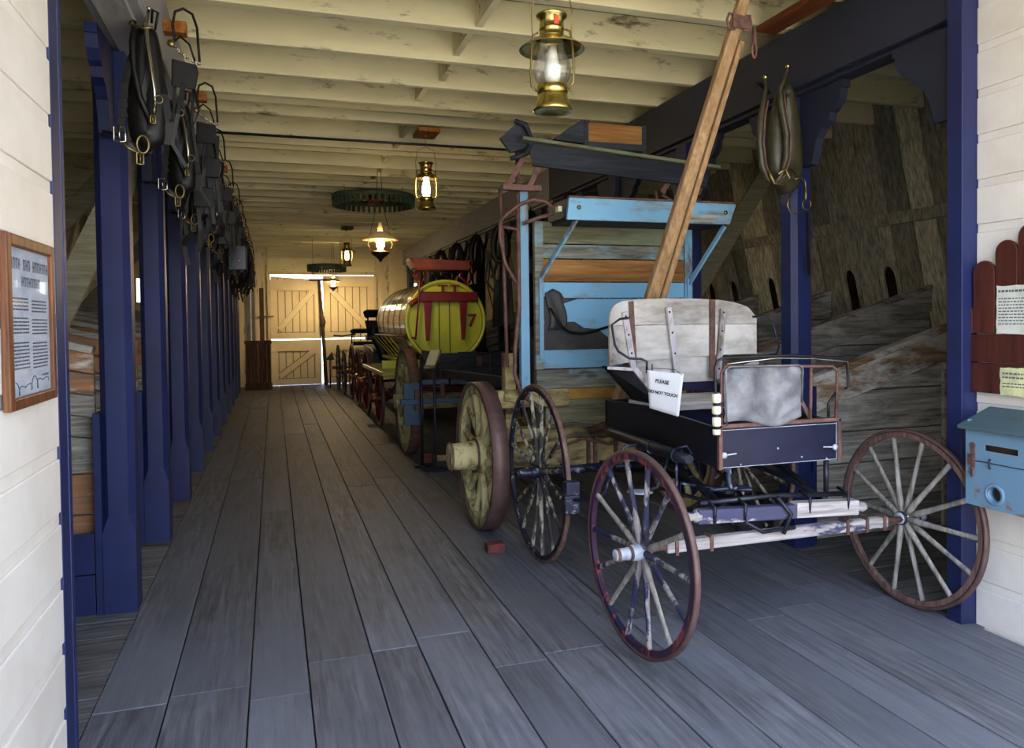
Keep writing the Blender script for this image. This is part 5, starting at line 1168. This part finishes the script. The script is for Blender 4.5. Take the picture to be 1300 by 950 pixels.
m = MB(); m.tube([(x0-.005, 2.765, .945), (x0-.012, 2.765, .94), (x0-.012, 2.765, .905), (x0-.004, 2.765, .90)], .005, 6); m.box(x0-.003, x0, 2.45, 2.86, .923, .927); m.build('hinge_loop', M['iron'], Lb)
# label on a stand and rope stanchion behind the yellow wheel
o = thing('label_stand', 'slanted wooden label on a dark floor stand beside the far wagon wheel', 'stand', (1.7, 8.2, 0))
m = MB(); m.lathe([(0, 0), (.14, 0), (.14, .012), (.02, .02), (.015, .03)], (1.70, 8.2, 0), n=24); m.tube([(1.70, 8.2, .02), (1.70, 8.2, 1.2)], .016, 8); m.build('post', M['beamblue'], o)
m = MB(); m.add([(1.57, 8.12, 1.17), (1.70, 8.12, 1.17), (1.80, 8.25, 1.34), (1.67, 8.25, 1.34)]+[(1.57, 8.14, 1.14), (1.70, 8.14, 1.14), (1.80, 8.27, 1.31), (1.67, 8.27, 1.31)], [(0, 1, 2, 3), (7, 6, 5, 4), (0, 4, 5, 1), (1, 5, 6, 2), (2, 6, 7, 3), (3, 7, 4, 0)]); m.build('label_board', M['yelx'], o)
m = MB(); m.add([(1.585, 8.1125, 1.178), (1.69, 8.1125, 1.178), (1.775, 8.238, 1.338), (1.672, 8.238, 1.338)], [(0, 1, 2, 3)]); m.build('label_card', M['card'], o)
o = thing('rope_stanchion', 'thin dark stanchion with a drooping black cable before the tank wagon', 'stanchion', (1.62, 8.25, 0))
m = MB(); m.lathe([(0, 0), (.1, 0), (.1, .012), (.015, .02)], (1.60, 8.45, 0), n=20); m.tube([(1.60, 8.45, .02), (1.60, 8.45, 1.24)], .017, 8); m.lathe([(0, -.03), (.03, 0), (0, .03)], (1.6, 8.45, 1.26), n=12); m.build('post', M['iron'], o)
m = MB(); m.tube([(1.6, 8.45, 1.24), (1.66, 8.44, 1.19), (1.76, 8.42, 1.175), (1.95, 8.4, 1.20), (2.2, 8.37, 1.25), (2.6, 8.3, 1.33)], .012, 7); m.build('cable', M['leab'], o)
# ================================================================== LIGHT AND CAMERA
w = bpy.data.worlds.new('sky'); bpy.context.scene.world = w; w.use_nodes = True
bg = w.node_tree.nodes['Background']; tc = w.node_tree.nodes.new('ShaderNodeTexCoord'); sp = w.node_tree.nodes.new('ShaderNodeSeparateXYZ')
rp = w.node_tree.nodes.new('ShaderNodeValToRGB'); rp.color_ramp.elements[0].color = (.88, .94, 1, 1); rp.color_ramp.elements[1].color = (.42, .6, 1, 1)
rp.color_ramp.elements[0].position = .02; rp.color_ramp.elements[1].position = .7
w.node_tree.links.new(tc.outputs['Generated'], sp.inputs[0]); w.node_tree.links.new(sp.outputs[2], rp.inputs[0]); w.node_tree.links.new(rp.outputs[0], bg.inputs[0])
bg.inputs[1].default_value = 4.6
sun = bpy.data.lights.new('sun', 'SUN'); sun.energy = 13; sun.angle = .01; sun.color = (1, .93, .82)
so = bpy.data.objects.new('sun', sun); C.objects.link(so); so.rotation_euler = Vector((.25, .36, -1)).normalized().to_track_quat('-Z', 'Y').to_euler()
cam = bpy.data.cameras.new('camera'); co = bpy.data.objects.new('camera', cam); C.objects.link(co)
yaw, pitch, roll = math.radians(17.68), math.radians(-1.33), .0125
f = Vector((math.sin(yaw)*math.cos(pitch), math.cos(yaw)*math.cos(pitch), math.sin(pitch)))
r0 = Vector((math.cos(yaw), -math.sin(yaw), 0)); u0 = r0.cross(f); r = r0*math.cos(roll)-u0*math.sin(roll); u = r.cross(f)
co.matrix_world = Matrix(((r.x, u.x, -f.x, 0), (r.y, u.y, -f.y, 0), (r.z, u.z, -f.z, 1.65), (0, 0, 0, 1)))
cam.sensor_width = 36; cam.lens = 36*951/1300; cam.shift_y = -45/1300; cam.clip_end = 200
S = bpy.context.scene; S.camera = co
S.view_settings.view_transform = 'Standard'; S.view_settings.look = 'None'; S.view_settings.gamma = 1; S.view_settings.use_curve_mapping = False
S.view_settings.exposure = .55
S.cycles.max_bounces = 10; S.cycles.diffuse_bounces = 6; S.cycles.transparent_max_bounces = 12; S.cycles.use_denoising = True
S.cycles.sample_clamp_indirect = 8; S.cycles.caustics_reflective = False; S.cycles.caustics_refractive = False
